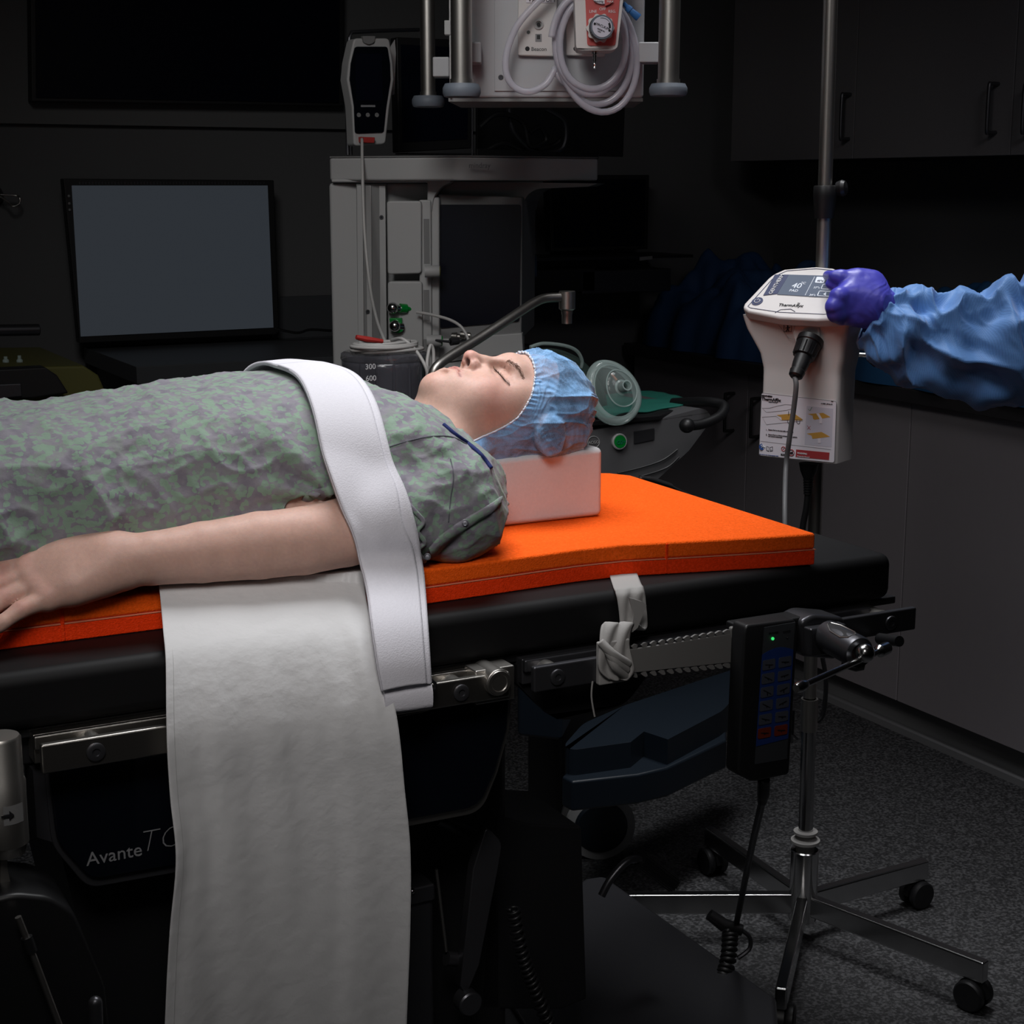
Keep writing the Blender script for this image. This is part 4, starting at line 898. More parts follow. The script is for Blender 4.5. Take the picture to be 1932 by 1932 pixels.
# recessed track
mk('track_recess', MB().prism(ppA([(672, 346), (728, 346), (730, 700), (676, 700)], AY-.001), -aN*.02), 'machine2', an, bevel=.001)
for xa, xb in ((673, 684), (690, 700), (715, 727)): mk('track_rail', MB().prism(ppA([(xa, 350), (xb, 350), (xb+3, 700), (xa+3, 700)], AY-.006), -aN*.008), 'machine', an, bevel=.001)
for x, y in ((720, 410), (694, 588)): mk('screw', MB().lathe(onA(x, y, AY-.006), aN, [(0, .005), (.002, .005), (.002, .002), (0, 0)], 12), 'darkmetal', an)
def block(pts, name='module_block'):
    return slabA(name, pts, AY-.03, .035, 'machine', an, .004, r=7, seg=3)
block([(729, 379), (795, 379), (795, 516), (731, 518)]); block([(731, 531), (796, 531), (798, 700), (733, 700)])
mk('module_spine', MB().prism(ppA([(790, 377), (813, 377), (815, 700), (792, 700)], AY-.018), -aN*.03), 'machine', an, bevel=.004)
for a_, b2 in ((413, 498), (547, 606), (640, 690)): slabA('finger_slot', [(799, a_), (810, a_), (811, b2), (800, b2)], AY-.0185, .002, 'machine2', an, 0)
for (x, y, cm_) in ((808, 512, 'yellow'), (812, 643, 'green')):
    c = onA(x, y, AY-.05); d = V((.9, -.45, 0)).normalized()
    kb = mk('knob', MB().lathe(c-d*.008, d, [(0, 0), (0, .0135), (.032, .0135), (.034, .012), (.034, 0)], 24), 'machine', an)
    mk('knob_cap', MB().lathe(c+d*.026, d, [(0, .0118), (.002, .0115), (.003, .005), (.001, .004), (.001, 0)], 24), cm_, kb)
# screen
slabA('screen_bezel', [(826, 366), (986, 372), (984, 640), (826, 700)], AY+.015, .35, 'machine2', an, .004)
sc_ = slabA('screen', [(829, 386), (983, 386), (980, 606), (830, 619)], AY+.010, .006, 'screen', an, 0, r=5)
o = onA(883, 317, AY-.098); text('mindray', .0175, 'grey', o+V((0, -.004, 0)), (1, .10, 0), (0, 0, 1), an)
slabA('lower_panel', [(829, 640), (985, 628), (990, 720), (829, 720)], AY+.0, .03, 'machine', an, .003)
slabA('panel_groove', [(835, 684), (985, 664), (985, 666), (835, 686)], AY-.001, .002, 'dark', an, 0)
for x, y in ((852, 634), (868, 631)): mk('gas_valve', MB().lathe(onA(x, y, AY-.01), V((.8, -.5, -.1)), [(0, 0), (0, .008), (.012, .010), (.014, .007), (.024, .007), (.026, .003), (.026, 0)], 20), 'steel', an)
for (x, y, up) in ((741, 581, 0), (745, 615, 1)):
    c = onA(x, y, AY-.05)
    vn = mk('gas_outlet', MB().sphere(c, .0135, 20).cyl(c, c+V((.02, 0, -.002)), .0085, 16), 'chrome', an)
    if up: slabA('green_collar', [(734, 600), (758, 600), (760, 625), (752, 629), (738, 626)], AY-.045, .012, 'green', vn, .002)
    else: mk('green_plug', MB().lathe(c+V((.018, 0, -.001)), (1, 0, -.12), [(0, 0), (0, .011), (.016, .011), (.017, .006), (.036, .005), (.036, 0)], 20), 'green', vn)
ho = mk('gas_hose', MB().tube(smooth_path([onA(786, 589, AY-.05), onA(815, 594, AY-.06), onA(850, 604, AY-.07), onA(873, 620, AY-.08), onA(886, 650, AY-.09), onA(890, 690, AY-.09)], 8), .0035, 8), 'cablewhite'); setp(ho, 'thin pale gas hose curving from the green plug on the grey machine', 'hose')
h2 = mk('gas_fitting', MB().tube([onA(822, 642, AY-.06), onA(850, 645, AY-.07)], .003, 8).lathe(onA(850, 645, AY-.07), (1, 0, .05), [(0, .004), (0, .009), (.02, .008), (.022, .004), (.022, 0)], 16), 'darkmetal'); setp(h2, 'dark hose fitting right of the green knob of the grey machine', 'fitting')
# ================================================================ HANDHELD MONITOR ON WIRE FRAME
hm = thing('oximeter', 'handheld patient monitor with black face standing on the grey machine shelf', 'monitor', onY(700, 290, 3.55))
ol_ = arc([(668, 72), (735, 72), (742, 118), (744, 150), (736, 200), (728, 272), (668, 276), (664, 200), (655, 150), (658, 118)], (0, 1, 5, 6), 8)
mk('case', MB().prism(pp(ol_, 3.50), (0, .045, 0)), 'machine', hm, bevel=.005, seg=3, ang=60)
fa = arc([(670, 88), (731, 88), (736, 120), (737, 150), (729, 200), (724, 250), (670, 252), (668, 200), (660, 150), (662, 120)], (0, 1, 5, 6), 5)
mk('glass_face', MB().prism(pp(fa, 3.497), (0, .003, 0)), 'gloss', hm, ang=60)
slab('display', [(671, 101), (721, 101), (722, 190), (672, 190)], 3.4955, .0015, 'screen', hm, 0)
mk('badge', MB().prism(pp(arc([(684, 68), (708, 68), (706, 80), (696, 84), (686, 80)], (2, 3, 4), 3), 3.494), (0, .01, 0)), 'machine2', hm)
slab('status_bar', [(681, 198), (708, 198), (708, 202), (681, 202)], 3.4955, .001, 'grey', hm, 0)
for x in (677, 694, 711): mk('button', MB().lathe(onY(x, 217, 3.497), (0, -1, 0), [(0, .0052), (.001, .0048), (.001, .003), (.0002, .0025), (.0002, 0)], 16), 'machine2', hm)
pl_ = slab('red_plug', [(680, 258), (708, 259), (707, 270), (681, 269)], 3.485, .015, 'red', hm, .002)
fr = MB().tube([onY(656, 292, 3.56), onY(654, 150, 3.56), onY(656, 110, 3.56), onY(659, 72, 3.56), onY(663, 61, 3.56), onY(720, 58, 3.6), onY(790, 56, 3.65)], .0045, 8)
fr.tube([onY(662, 292, 3.62), onY(661, 240, 3.62), onY(660, 100, 3.62)], .0045, 8)
fo = mk('wire_frame', fr, 'darkmetal'); setp(fo, 'thin grey wire frame bent around the handheld monitor', 'frame')
wp = slab('paper_card', [(735, 92), (745, 75), (747, 100), (744, 178), (738, 180)], 3.57, .004, 'machine', None, 0, base=None); setp(wp, 'narrow white card tucked behind the right side of the handheld monitor', 'card')
# black tray and dark monitor behind
dm = thing('dark_monitor', 'unlit dark monitor standing on the machine shelf right of the handheld one', 'monitor', onY(820, 292, 3.8))
slab('bezel', [(748, 70), (890, 76), (890, 280), (752, 288)], 3.80, .04, 'dark', dm, .003)
slab('screen', [(756, 84), (884, 90), (882, 262), (760, 268)], 3.797, .004, 'screen', dm, 0)
mk('foot', MB().box2(onY(770, 288, 3.78), onY(870, 293, 3.86)), 'dark', dm)
po = mk('slim_pole', MB().cyl(onY(891, 200, 3.55), onY(891, 296, 3.55), .0025, 10), 'darkmetal'); setp(po, 'slim grey vertical rod below the white ceiling box', 'rod')
sb = thing('storage_bin', 'black open crate of tangled cables on the machine shelf under the ceiling box', 'crate', onY(1030, 298, 3.75))
slab('back_panel', [(900, 190), (1180, 190), (1176, 296), (900, 290)], 3.95, .01, 'dark', sb)
slab('front_lip', [(900, 280), (1130, 290), (1130, 300), (900, 294)], 3.70, .01, 'dark', sb)
for i, q in enumerate([[(905, 240), (940, 215), (985, 230), (1000, 275), (1030, 265), (1020, 240), (1000, 250)], [(960, 205), (970, 250), (1010, 285), (1060, 280), (1065, 230), (1030, 205)], [(915, 285), (950, 270), (990, 282), (1040, 276), (1060, 262)]]):
    c = mk('cable', MB().tube(smooth_path([onY(x, y, 3.80+.03*i) for x, y in q], 8), .007, 8), 'darkmetal' if i == 1 else 'dark', sb)
# ================================================================ SUCTION CANISTER
cn = thing('suction_canister', 'smoky transparent suction canister with printed volume marks behind the chest of the patient', 'canister', onY(725, 800, 2.95))
cc_ = onY(725, 668, 2.95); rc_ = (onY(800, 700, 2.95)-onY(650, 700, 2.95)).length/2
pr = [(0, 0), (0, rc_-.006), (.006, rc_), (.012, rc_), (.014, rc_-.004), (.20, rc_-.009)]
mk('lid', MB().lathe(cc_+V((0, 0, .006)), (0, 0, -1), [(0, 0), (0, rc_-.006), (.004, rc_), (.014, rc_+.001), (.016, rc_)], 64), 'smoke', cn)
mk('jar', MB().lathe(cc_+V((0, 0, -.010)), (0, 0, -1), [(0, rc_-.002), (.01, rc_-.002), (.02, rc_-.003), (.24, rc_-.012), (.25, rc_-.02), (.25, 0)], 64), 'smoke', cn, solid=.002)
mk('inner_filter', MB().cyl(cc_+V((.01, 0, -.02)), cc_+V((.01, 0, -.2)), .025, 20), 'machine2', cn)
mk('inner_tube', MB().tube(smooth_path([onY(735, 672, 2.95), onY(745, 700, 2.95), onY(756, 735, 2.95), onY(770, 770, 2.95)], 5), .004, 8), 'cablewhite', cn)
for k in range(6):
    a = -PI/2-1.0+.4*k; p = cc_+V((math.cos(a), math.sin(a), 0))*(rc_-.003); mk('rib', MB().box2((p.x-.002, p.y-.003, p.z-.24), (p.x+.002, p.y+.003, p.z-.012)), 'smoke', cn)
o = onY(689, 697, 2.95-rc_-.002); text('300', .0150, 'whiteink', o, (1, 0, 0), (0, 0, 1), cn); o = onY(690, 719, 2.95-rc_-.002); text('600', .0150, 'whiteink', o, (1, 0, 0), (0, 0, 1), cn)
# white sensor cable: from the handheld monitor, coiled on the canister
wc = MB(); zc_ = cc_.z+.011
down = smooth_path([onY(683, 262, 3.47), onY(684, 330, 3.40), onY(688, 440, 3.36), onY(698, 540, 3.3), onY(710, 600, 3.15), onY(722, 634, 3.0), V((cc_.x, cc_.y-.02, zc_+.004))], 10)
loops = []
for i in range(6*28):
    a = 2*PI*i/28; k = i/28; rx = .062+.010*math.sin(k*2.1); ry = .045+.008*math.cos(k*1.7)
    loops.append(V((cc_.x-.010+.008*math.sin(k*3)+rx*math.cos(a+1.2), cc_.y-.03+ry*math.sin(a+1.2), zc_+.0028*k+.001*math.sin(a*2+k))))
endp = smooth_path([loops[-1], onY(760, 640, 2.9), onY(785, 662, 2.88), onY(803, 692, 2.86), onY(808, 715, 2.86)], 8)
c_ = mk('sensor_cable', wc.tube(down+loops+endp, .0036, 8), 'cablewhite', ang=180); setp(c_, 'long white sensor cable coiled on top of the smoky canister', 'cable')
c2 = mk('sensor_cable', MB().tube(smooth_path([onY(806, 712, 2.86), onY(806, 680, 2.87), onY(812, 652, 2.88), onY(818, 665, 2.88), onY(817, 712, 2.87)], 8), .0034, 8), 'cablewhite'); setp(c2, 'short white cable loop standing right of the smoky canister', 'cable')
rt = mk('red_tag', MB().tube([onY(672, 636, 2.84), onY(690, 640, 2.84), onY(722, 644, 2.84)], [.0045, .006, .004], 8), 'red'); setp(rt, 'small red connector lying among the coils on the canister', 'connector')
# ================================================================ STEEL ARM
sa = thing('support_arm', 'bent brushed steel arm with cylindrical end rising behind the face of the patient', 'support arm', onY(830, 720, 2.75))
pa = smooth_path([onY(812, 830, 2.75), onY(812, 740, 2.75), onY(815, 712, 2.75), onY(824, 692, 2.75), onY(848, 673, 2.76), onY(900, 641, 2.78), onY(960, 602, 2.80), onY(1005, 573, 2.82), onY(1028, 563, 2.83), onY(1056, 561, 2.83)], 8)
mk('tube', MB().tube(pa, .0095, 20), 'steel', sa, ang=60)
cA = onY(1070, 549, 2.83); mk('end_socket', MB().lathe(cA, (0, 0, -1), [(0, 0), (0, .0155), (.001, .0168), (.036, .0168), (.038, .0145), (.039, .0125), (.043, .0115), (.046, .0115), (.048, .0105), (.066, .0105), (.067, 0)], 40), 'steel', sa)
# ================================================================ CEILING PENDANT
pe = thing('ceiling_pendant', 'white medical gas box hanging from the ceiling between steel posts', 'ceiling pendant', onY(1030, 185, 2.62))
bY = 2.62; ztp = 2.88
BO = onD(1030, 100, 2.95); bN = -fh
def onB(x, y, Y): return onP(x, y, BO-bN*(Y-bY), bN)
def ppB(pts, Y): return [onB(x, y, Y) for x, y in pts]
def slabB(name, pts, Y, depth, m, par, bevel=.002, r=0, idx=None, **k):
    q = arc(pts, range(len(pts)) if idx is None else idx, r, 5) if r else pts
    return mk(name, MB().prism(ppB(q, Y), -bN*depth), m, par, bevel=bevel, **k)
def boxB(x0, y0, x1, y1, Y, d): a, b = onB(x0, y0, Y), onB(x1, y1, Y); return MB().prism([a, V((b.x, b.y, a.z)), b, V((a.x, a.y, b.z))], -bN*d)
x0, x1 = onB(845, 185, bY).x, onB(1214, 185, bY).x; zbx = onB(1030, 184, bY).z
mk('box', boxB(845, -330, 1214, 185, bY, .26), 'whitebox', pe, bevel=.006)
mk('underside_shade', MB().prism([V((p.x, p.y, zbx-.001)) for p in (onB(846, 185, bY+.004), onB(1213, 185, bY+.004), onB(1195, 185, bY+.25), onB(870, 185, bY+.25))], (0, 0, -.006)), 'machine2', pe)  # darker sheet: shadow under the box put into the colour
mk('front_panel', boxB(932, -300, 1192, 172, bY-.003, .003), 'whitebox', pe, bevel=.001)
for x, y in ((945, 146), (1167, 146)): mk('panel_screw', MB().lathe(onB(x, y, bY-.003), bN, [(0, .005), (.0015, .0045), (.0015, .0025), (.0003, .002), (.0003, 0)], 16), 'darkmetal', pe)
def post(cx, yb, r_px, Y, nm='post'):
    c = onB(cx, yb, Y); rr = (onB(cx+r_px, yb, Y)-onB(cx-r_px, yb, Y)).length/2
    p = mk(nm, MB().lathe(V((c.x, c.y, ztp+.02)), (0, 0, -1), [(0, 0), (0, rr), (ztp+.02-c.z-.008, rr), (ztp+.02-c.z-.008, rr*1.1), (ztp+.02-c.z, rr*1.1), (ztp+.02-c.z, 0)], 40), 'steel', pe)
    return p, c, rr
for cx, yb, r_px, Y, br_, bh in ((808, 181, 14, 2.95, 31, 22), (871, 158, 20, 2.50, 36, 27), (1261, 158, 20, 2.50, 36, 25)):
    p, c, rr = post(cx, yb, r_px, Y); R_ = rr*br_/r_px; hh = bh*.00088*Y/2.5
    mk('bumper', MB().lathe(c, (0, 0, -1), [(0, rr*1.1), (0, R_*.88), (hh*.25, R_*.97), (hh*.35, R_), (hh*.7, R_), (hh*.95, R_*.93), (hh, R_*.8), (hh, 0)], 48), 'bumper', p)
for (xa, ya, xb, yb, Y) in ((816, 107, 848, 145, 2.80), (880, 79, 908, 119, 2.57), (1205, 79, 1246, 118, 2.57)):
    mk('bracket', boxB(xa, ya, xb, yb, Y, .05), 'whitebox', pe, bevel=.003)
mk('side_latch', boxB(838, 38, 851, 66, 2.615, .02), 'machine', pe, bevel=.002)
mk('left_side_strip', boxB(845, -300, 852, 184, 2.617, .02), 'machine', pe)
for xa, xb, lab in ((977, 1051, 1), (1068, 1142, 0)):
    pl2 = slabB('outlet_plate', [(xa, -60), (xb, -58), (xb, 107), (xa, 105)], bY-.014, .012, 'white', pe, .003, r=5, idx=[2, 3])
    q = xa-977
    mk('outlet_port', MB().lathe(onB(1016+q, 46, bY-.014), bN, [(0, .009), (.0025, .009), (.003, .006), (.0, .0055), (.0, 0)], 24), 'machine', pl2)
    mk('port_hole', MB().cyl(onB(1016+q, 46, bY-.0175), onB(1016+q, 46, bY-.014), .0035, 12), 'black', pl2)
    mk('plate_screw', MB().lathe(onB(997+q, 61, bY-.014), bN, [(0, .0038), (.002, .003), (.002, 0)], 12), 'chrome', pl2)
    slabB('keyed_slot', [(1010+q, 64), (1022+q, 64), (1022+q, 79), (1010+q, 79)], bY-.0145, .001, 'grey', pl2, 0); slabB('slot_hole', [(1013+q, 66), (1019+q, 66), (1019+q, 74), (1013+q, 74)], bY-.015, .001, 'black', pl2, 0)
    mk('round_mark', MB().cyl(onB(995+q, 92, bY-.0148), onB(995+q, 92, bY-.014), .0042, 20), 'black', pl2)
    text('Beacon', .0098, 'black', onB(1002+q, 96, bY-.0142), RT, (0, 0, 1), pl2)
    if lab:
        slabB('white_plate', [(993, -8), (1046, -8), (1046, 5), (993, 5)], bY-.0155, .002, 'label', pl2, 0); text('VACUUM', .0120, 'black', onB(996, 3.5, bY-.0157), RT, (0, 0, 1), pl2)
# suction tubing coil
tc_ = []
Yc = bY-.045
def el(cx, cy, rx, ry, a0, a1, n, Y, rot=0):
    o_ = []
    for k in range(n):
        a = a0+(a1-a0)*k/(n-1); x, y = rx*math.cos(a), ry*math.sin(a); o_.append(onB(cx+x*math.cos(rot)-y*math.sin(rot), cy+x*math.sin(rot)+y*math.cos(rot), Y))
    return o_
pth = [onB(1052, -30, Yc), onB(1010, 8, Yc), onB(975, 50, Yc), onB(956, 100, Yc), onB(956, 140, Yc), onB(972, 165, Yc), onB(1000, 173, Yc), onB(1030, 158, Yc+.005), onB(1048, 128, Yc+.008)]
pth = smooth_path(pth, 8)
coils = []
for k, (cx, cy, rx, ry, rot) in enumerate([(1115, 90, 78, 92, .12), (1120, 92, 78, 112, -.10), (1125, 98, 80, 122, -.2), (1118, 84, 66, 100, .05), (1112, 78, 72, 96, -.16)]):
    coils += el(cx, cy, rx, ry, PI*.9, PI*.9-2*PI*(.96), 40, Yc-.006*(k-2), rot)
cs = []
for i, p in enumerate(coils): 
    a = coils[max(0, i-3):i+4]; cs.append(sum(a, V((0, 0, 0)))/len(a))
for _ in range(2): cs = [(cs[max(0, i-1)]+cs[i]*2+cs[min(len(cs)-1, i+1)])/4 for i in range(len(cs))]
tb_ = mk('suction_tubing', MB().tube(pth[:-1]+cs, .0063, 14), 'clear', ang=180); setp(tb_, 'thick clear suction tubing looped in a coil in front of the white ceiling box', 'tubing')
# vacuum regulator
vr = thing('vacuum_regulator', 'white vacuum regulator with red face plate and grey dial above the coiled tubing', 'regulator', onB(1132, 92, 2.48))
RY = 2.50
mk('case', MB().prism(ppB(arc([(1082, -70), (1184, -70), (1165, 90), (1155, 95), (1092, 95), (1087, 90)], (2, 3, 4, 5), 5), RY), -bN*.07), 'white', vr, bevel=.004, seg=3)
fc = mk('red_face', MB().prism(ppB(arc([(1102, -60), (1175, -60), (1161, 86), (1108, 86)], (2, 3), 6), RY-.002), -bN*.003), 'redface', vr)
ga = mk('gauge', MB().lathe(onB(1137, -18, RY-.002), bN, [(0, .0235), (.004, .0235), (.005, .022), (.004, .021), (.004, 0)], 40), 'label', vr)
gw = []
for k in range(9): a = -PI/2+.05+k*.115; gw.append((1137+29*math.cos(-a), -18+29*math.sin(-a)))
mk('gauge_band', MB().prism(ppB([(1140, -8)]+[(1137+28*math.cos(t), -17+28*math.sin(t)) for t in np.linspace(1.42, .75, 8)]+[(1146, -8)], RY-.0072), -bN*.0008), 'redface', ga)
text('mmHg', .0060, 'black', onB(1121, 5, RY-.0066), RT, (0, 0, 1), ga); text('MAX', .0055, 'whiteink', onB(1145, 5, RY-.0076), RT, (0, 0, 1), ga)
for s_, x, y in (('LINE', 1111.5, 24), ('OFF', 1130.5, 19.5), ('REG.', 1147.5, 24)): text(s_, .0068, 'whiteink', onB(x, y, RY-.0024), RT, (0, 0, 1), fc)
kc = onB(1132, 54, RY-.002); gear = []
for k in range(96): a = 2*PI*k/96; rr = .0235+.0016*math.cos(a*10); gear.append(kc+RT*(rr*math.cos(a))+V((0, 0, rr*math.sin(a))))
kn_ = mk('selector_wheel', MB().prism(gear, bN*.012), 'white', vr, ang=60)
ax = (bN+RT*.14+V((0, 0, .02))).normalized(); kc2 = kc+V(bN*.012); u = (RT-bN*.14).normalized(); w_ = ax.cross(u)
rb = MB(); 
P = []
for k in range(120): a = 2*PI*k/120; P.append(kc2+(u*math.cos(a)+w_*math.sin(a))*(.0205+(.0006 if k % 2 else -.0006)))
rb.prism(P, ax*.016); di = mk('ribbed_dial', rb, 'bumper', kn_, ang=60)
mk('dial_face', MB().lathe(kc2+ax*.0158, ax, [(0, .0178), (.001, .0175), (.0012, 0)], 40), 'labelgrey', kn_)
fo_ = kc2+ax*.0172; ex = (RT-bN*.14-V((0, 0, .42))).normalized(); ey = ax.cross(ex)*-1 if ax.cross(ex).z < 0 else ax.cross(ex)
text('VACUUM', .0062, 'black', fo_-ex*.0125-ey*.001, ex, ey, kn_); text('MADE IN\n  USA', .0036, 'black', fo_-ex*.007-ey*.007, ex, ey, kn_)
ar = [fo_+(ex*math.cos(t)+ey*math.sin(t))*r_ for r_, rng_ in ((.0155, np.linspace(.25, 2.2, 16)), (.0150, np.linspace(2.2, .9, 8)), (.0118, np.linspace(.9, .25, 6))) for t in rng_]
mk('dial_arrow', MB().prism(ar, ax*.0004), 'black', kn_, smooth=False)
for sgn in (-1, 1): mk('dial_mark', MB().cyl(fo_+ex*.0143*sgn-ey*.0005, fo_+ex*.0143*sgn-ey*.0005+ax*.0004, .0022, 14), 'black', kn_)
nz = onB(1122, 94, RY+.02); mk('hose_barb', MB().lathe(nz, (0, 0, -1), [(0, 0), (0, .0055), (.007, .0055), (.0072, .003), (.011, .004), (.014, .0028), (.018, .0038), (.021, .0026), (.025, .0036), (.028, .002), (.032, .0032), (.034, 0)], 20), 'chrome', vr)
bt = mk('blue_connector', MB().cyl(onB(1176, 6, RY+.02), onB(1186, 16, RY+.02), .0042, 12).lathe(onB(1183, 14, RY+.02), (onB(1210, 38, RY+.02)-onB(1183, 14, RY+.02)), [(0, 0), (0, .0062), (.008, .0068), (.009, .0055), (.024, .0072), (.028, .0068), (.028, 0)], 20), mat('blue_connector_plastic', (.02, .12, .34), .4)); setp(bt, 'small bright blue hose connector right of the vacuum regulator', 'connector')
# ================================================================ RIGHT: CABINETS
CX = 2.875
M['kick'] = mat('kick_panel_grey', (.12, .12, .125), .5)
def onXp(pts, X): return [onX(x, y, X) for x, y in pts]
kz = onX(1745, 1344, CX).z; cz_ = onX(1743, 762, CX).z; ysA = [onX(1718, 800, CX).y, onX(1410, 790, CX).y]
wdt = ysA[1]-ysA[0]
seams = [ysA[0]-2*wdt, ysA[0]-wdt, ysA[0], ysA[1], 4.56]
lab5 = ['nearest lower cabinet of the right wall, outside the picture edge', 'grey lower cabinet with plain door nearest the right edge of the picture', 'grey lower cabinet behind the pole of the wheeled stand', 'grey lower cabinet farthest back, left of the warming controller']
for i in range(len(seams)-1):
    ya, yb = seams[i], seams[i+1]
    c = thing('lower_cabinet', lab5[i], 'cabinet', (CX+.3, (ya+yb)/2, 0), 'lower cabinets along the right wall')
    mk('carcass', MB().box2((CX+.02, ya+.001, .09), (3.47, yb-.001, cz_)), 'dark', c)
    mk('toe_kick', MB().box2((CX+.06, ya+.001, 0), (3.4, yb-.001, .09)), M['kick'], c)
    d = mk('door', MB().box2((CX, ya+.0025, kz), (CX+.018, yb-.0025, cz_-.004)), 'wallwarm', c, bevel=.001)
    hy = {3: onX(1385, 770, CX).y, 2: onX(1435, 770, CX).y}.get(i)
    if hy is not None:
        za, zb_ = onX(1385, 742, CX).z, onX(1385, 812, CX).z
        mk('handle', MB().tube(smooth_path([V((CX, hy, za)), V((CX-.03, hy, za)), V((CX-.034, hy, za-.01)), V((CX-.034, hy, zb_+.01)), V((CX-.03, hy, zb_)), V((CX, hy, zb_))], 4), .005, 10), 'dark', d)
ct = mk('countertop', MB().box2((CX-.03, seams[0], cz_), (3.473, 4.58, cz_+.038)), 'counter', bevel=.003); setp(ct, 'long dark countertop on the lower cabinets along the right wall', 'countertop')
# upper cabinets
UX = 3.13; uz = onX(1609, 300, UX).z; uy = [onX(1378, 305, UX).y, onX(1609, 300, UX).y, onX(1905, 294, UX).y]
uw = uy[1]-uy[2]; uy.append(uy[2]-uw)
ulab = ['dark upper cabinet farthest back, behind the top of the steel pole', 'dark upper cabinet with handle right of the steel pole', 'dark upper cabinet cut by the right edge of the picture']
hpx = {0: (1584, 178, 262), 1: (1862, 158, 250), 2: (1929, 160, 250)}
for i in range(3):
    ya, yb = uy[i+1], uy[i]; yb = min(yb, 4.58)
    c = thing('upper_cabinet', ulab[i], 'cabinet', (UX+.17, (ya+yb)/2, uz), 'upper cabinets along the right wall')
    mk('carcass', MB().box2((UX+.019, ya+.001, uz), (3.47, yb-.001, 2.6)), 'dark', c)
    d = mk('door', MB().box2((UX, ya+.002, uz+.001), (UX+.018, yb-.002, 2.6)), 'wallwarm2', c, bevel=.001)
    x, t, b2 = hpx[i]; a_, b3 = onX(x+6, t, UX-.03), onX(x, b2, UX-.03)
    mk('handle', MB().tube(smooth_path([V((UX, a_.y, a_.z)), V((UX-.026, a_.y, a_.z)), V((UX-.032, a_.y, a_.z-.01)), V((UX-.032, a_.y, b3.z+.01)), V((UX-.026, a_.y, b3.z)), V((UX, a_.y, b3.z))], 4), .0055, 10), 'darkmetal', d)
# blue drape heaped on the counter
zc0 = cz_+.0385
def cloth(name, y0, y1, x0_, x1_, hf, m, lab, seed, n=70):
    P = []
    for i in range(n+1):
        r = []
        for j in range(n+1):
            u, v_ = i/n, j/n; y = y0+(y1-y0)*u; x = x0_+(x1_-x0_)*v_; e = min(1, 6*min(u, 1-u, v_*1.4, 1-v_))
            h = hf(u, v_)*e**.5*(1+.25*float(vnoise(np.array([u*7+seed, v_*6, seed])))+.12*float(vnoise(np.array([u*17, v_*15, seed+3.]))))
            r.append(V((x+.02*float(vnoise(np.array([u*9., v_*3, seed+9.]))), y, zc0+max(.001, h))))
        P.append(r)
    g = MB().grid(P); P2 = [[V((p.x, p.y, zc0)) for p in r] for r in P]; o = mk(name, g, m, ang=180); return setp(o, lab, 'drape')
ya, yb = onX(1400, 600, 3.05).y, onX(1215, 600, 3.05).y
zt1 = onX(1300, 500, 3.1).z-zc0
cloth('blue_drape', onX(1560, 600, 3.05).y, 4.52, CX-.02, 3.45, lambda u, v_: zt1*(.72+.25*math.sin(v_*PI))*(.8+.3*u), 'bluedrape', 'dark navy drape heaped on the far end of the dark counter', 2)
zt2 = onX(1700, 560, 3.1).z-zc0
cloth('blue_drape', 2.55, onX(1590, 600, 3.05).y, CX-.025, 3.45, lambda u, v_: zt2*(.8+.2*math.sin(v_*PI)), mat('mid_blue_drape', (.012, .08, .20), .7, bump=(120, .3, .002)), 'brighter blue drape on the dark counter behind the gloved arm', 5)
# tray equipment between machine and corner
sh_ = thing('wall_shelf', 'black shelf unit in the dark corner behind the steel arm', 'shelf', onY(1110, 650, 4.4))
mk('shelf_board', MB().box2(onY(985, 488, 4.30), onY(1228, 480, 4.55)), 'dark', sh_); 
for xa, xb in ((990, 1070), (1098, 1210)): mk('bin', MB().box2(onY(xa, 555, 4.32), onY(xb, 502, 4.5)), 'darkmetal' if xa > 1000 else 'dark', sh_, bevel=.004)
slab('shelf_tag', [(1207, 485), (1231, 483), (1231, 489), (1207, 492)], 4.295, .003, 'machine2', sh_, 0)
bg_ = slab('blue_card', [(989, 482), (1013, 482), (1013, 522), (989, 524)], 3.9, .004, mat('dim_blue_card', (.03, .06, .11), .6), None, 0); setp(bg_, 'small blue card hanging right of the grey machine screen', 'card')
sc2 = thing('scope_screen', 'unlit dark wall screen above the shelf in the dark corner', 'monitor', onY(1110, 470, 4.5))
slab('bezel', [(1035, 330), (1225, 330), (1222, 470), (1040, 475)], 4.48, .04, 'dark', sc2); slab('screen', [(1043, 338), (1218, 338), (1215, 463), (1047, 467)], 4.477, .004, 'screen', sc2, 0)
# ================================================================ GAS CART WITH MASK (right of the head)
gc = thing('gas_cart', 'dark grey curved cart with green oxygen button behind the pillow', 'cart', (2.0, 3.0, 0))
GY = 2.88
body_px = arc([(1020, 815), (1115, 812), (1240, 792), (1330, 768), (1345, 790), (1300, 850), (1240, 905), (1180, 930), (1020, 940)], (3, 4), 14)
mk('body', MB().prism(pp(body_px, GY), (0, .30, 0)), mat('cart_grey', (.11, .11, .115), .45), gc, bevel=.008, seg=3)
tpz = onY(1150, 800, GY).z
mk('top', MB().prism([V((onY(1020, 815, GY).x, GY-.01, tpz)), V((onY(1240, 790, GY).x, GY-.01, tpz)), V((onY(1335, 760, GY).x, GY+.08, tpz)), V((onY(1335, 760, GY).x, GY+.45, tpz)), V((onY(1020, 815, GY).x, GY+.45, tpz))], (0, 0, .012)), 'dark', gc, bevel=.004)
bc = onY(1167, 833, GY-.002); bb = mk('oxygen_button', MB().lathe(bc, (-.1, -1, .1), [(0, .0175), (.006, .0175), (.008, .0155), (.0075, .014)], 32), 'machine', gc)
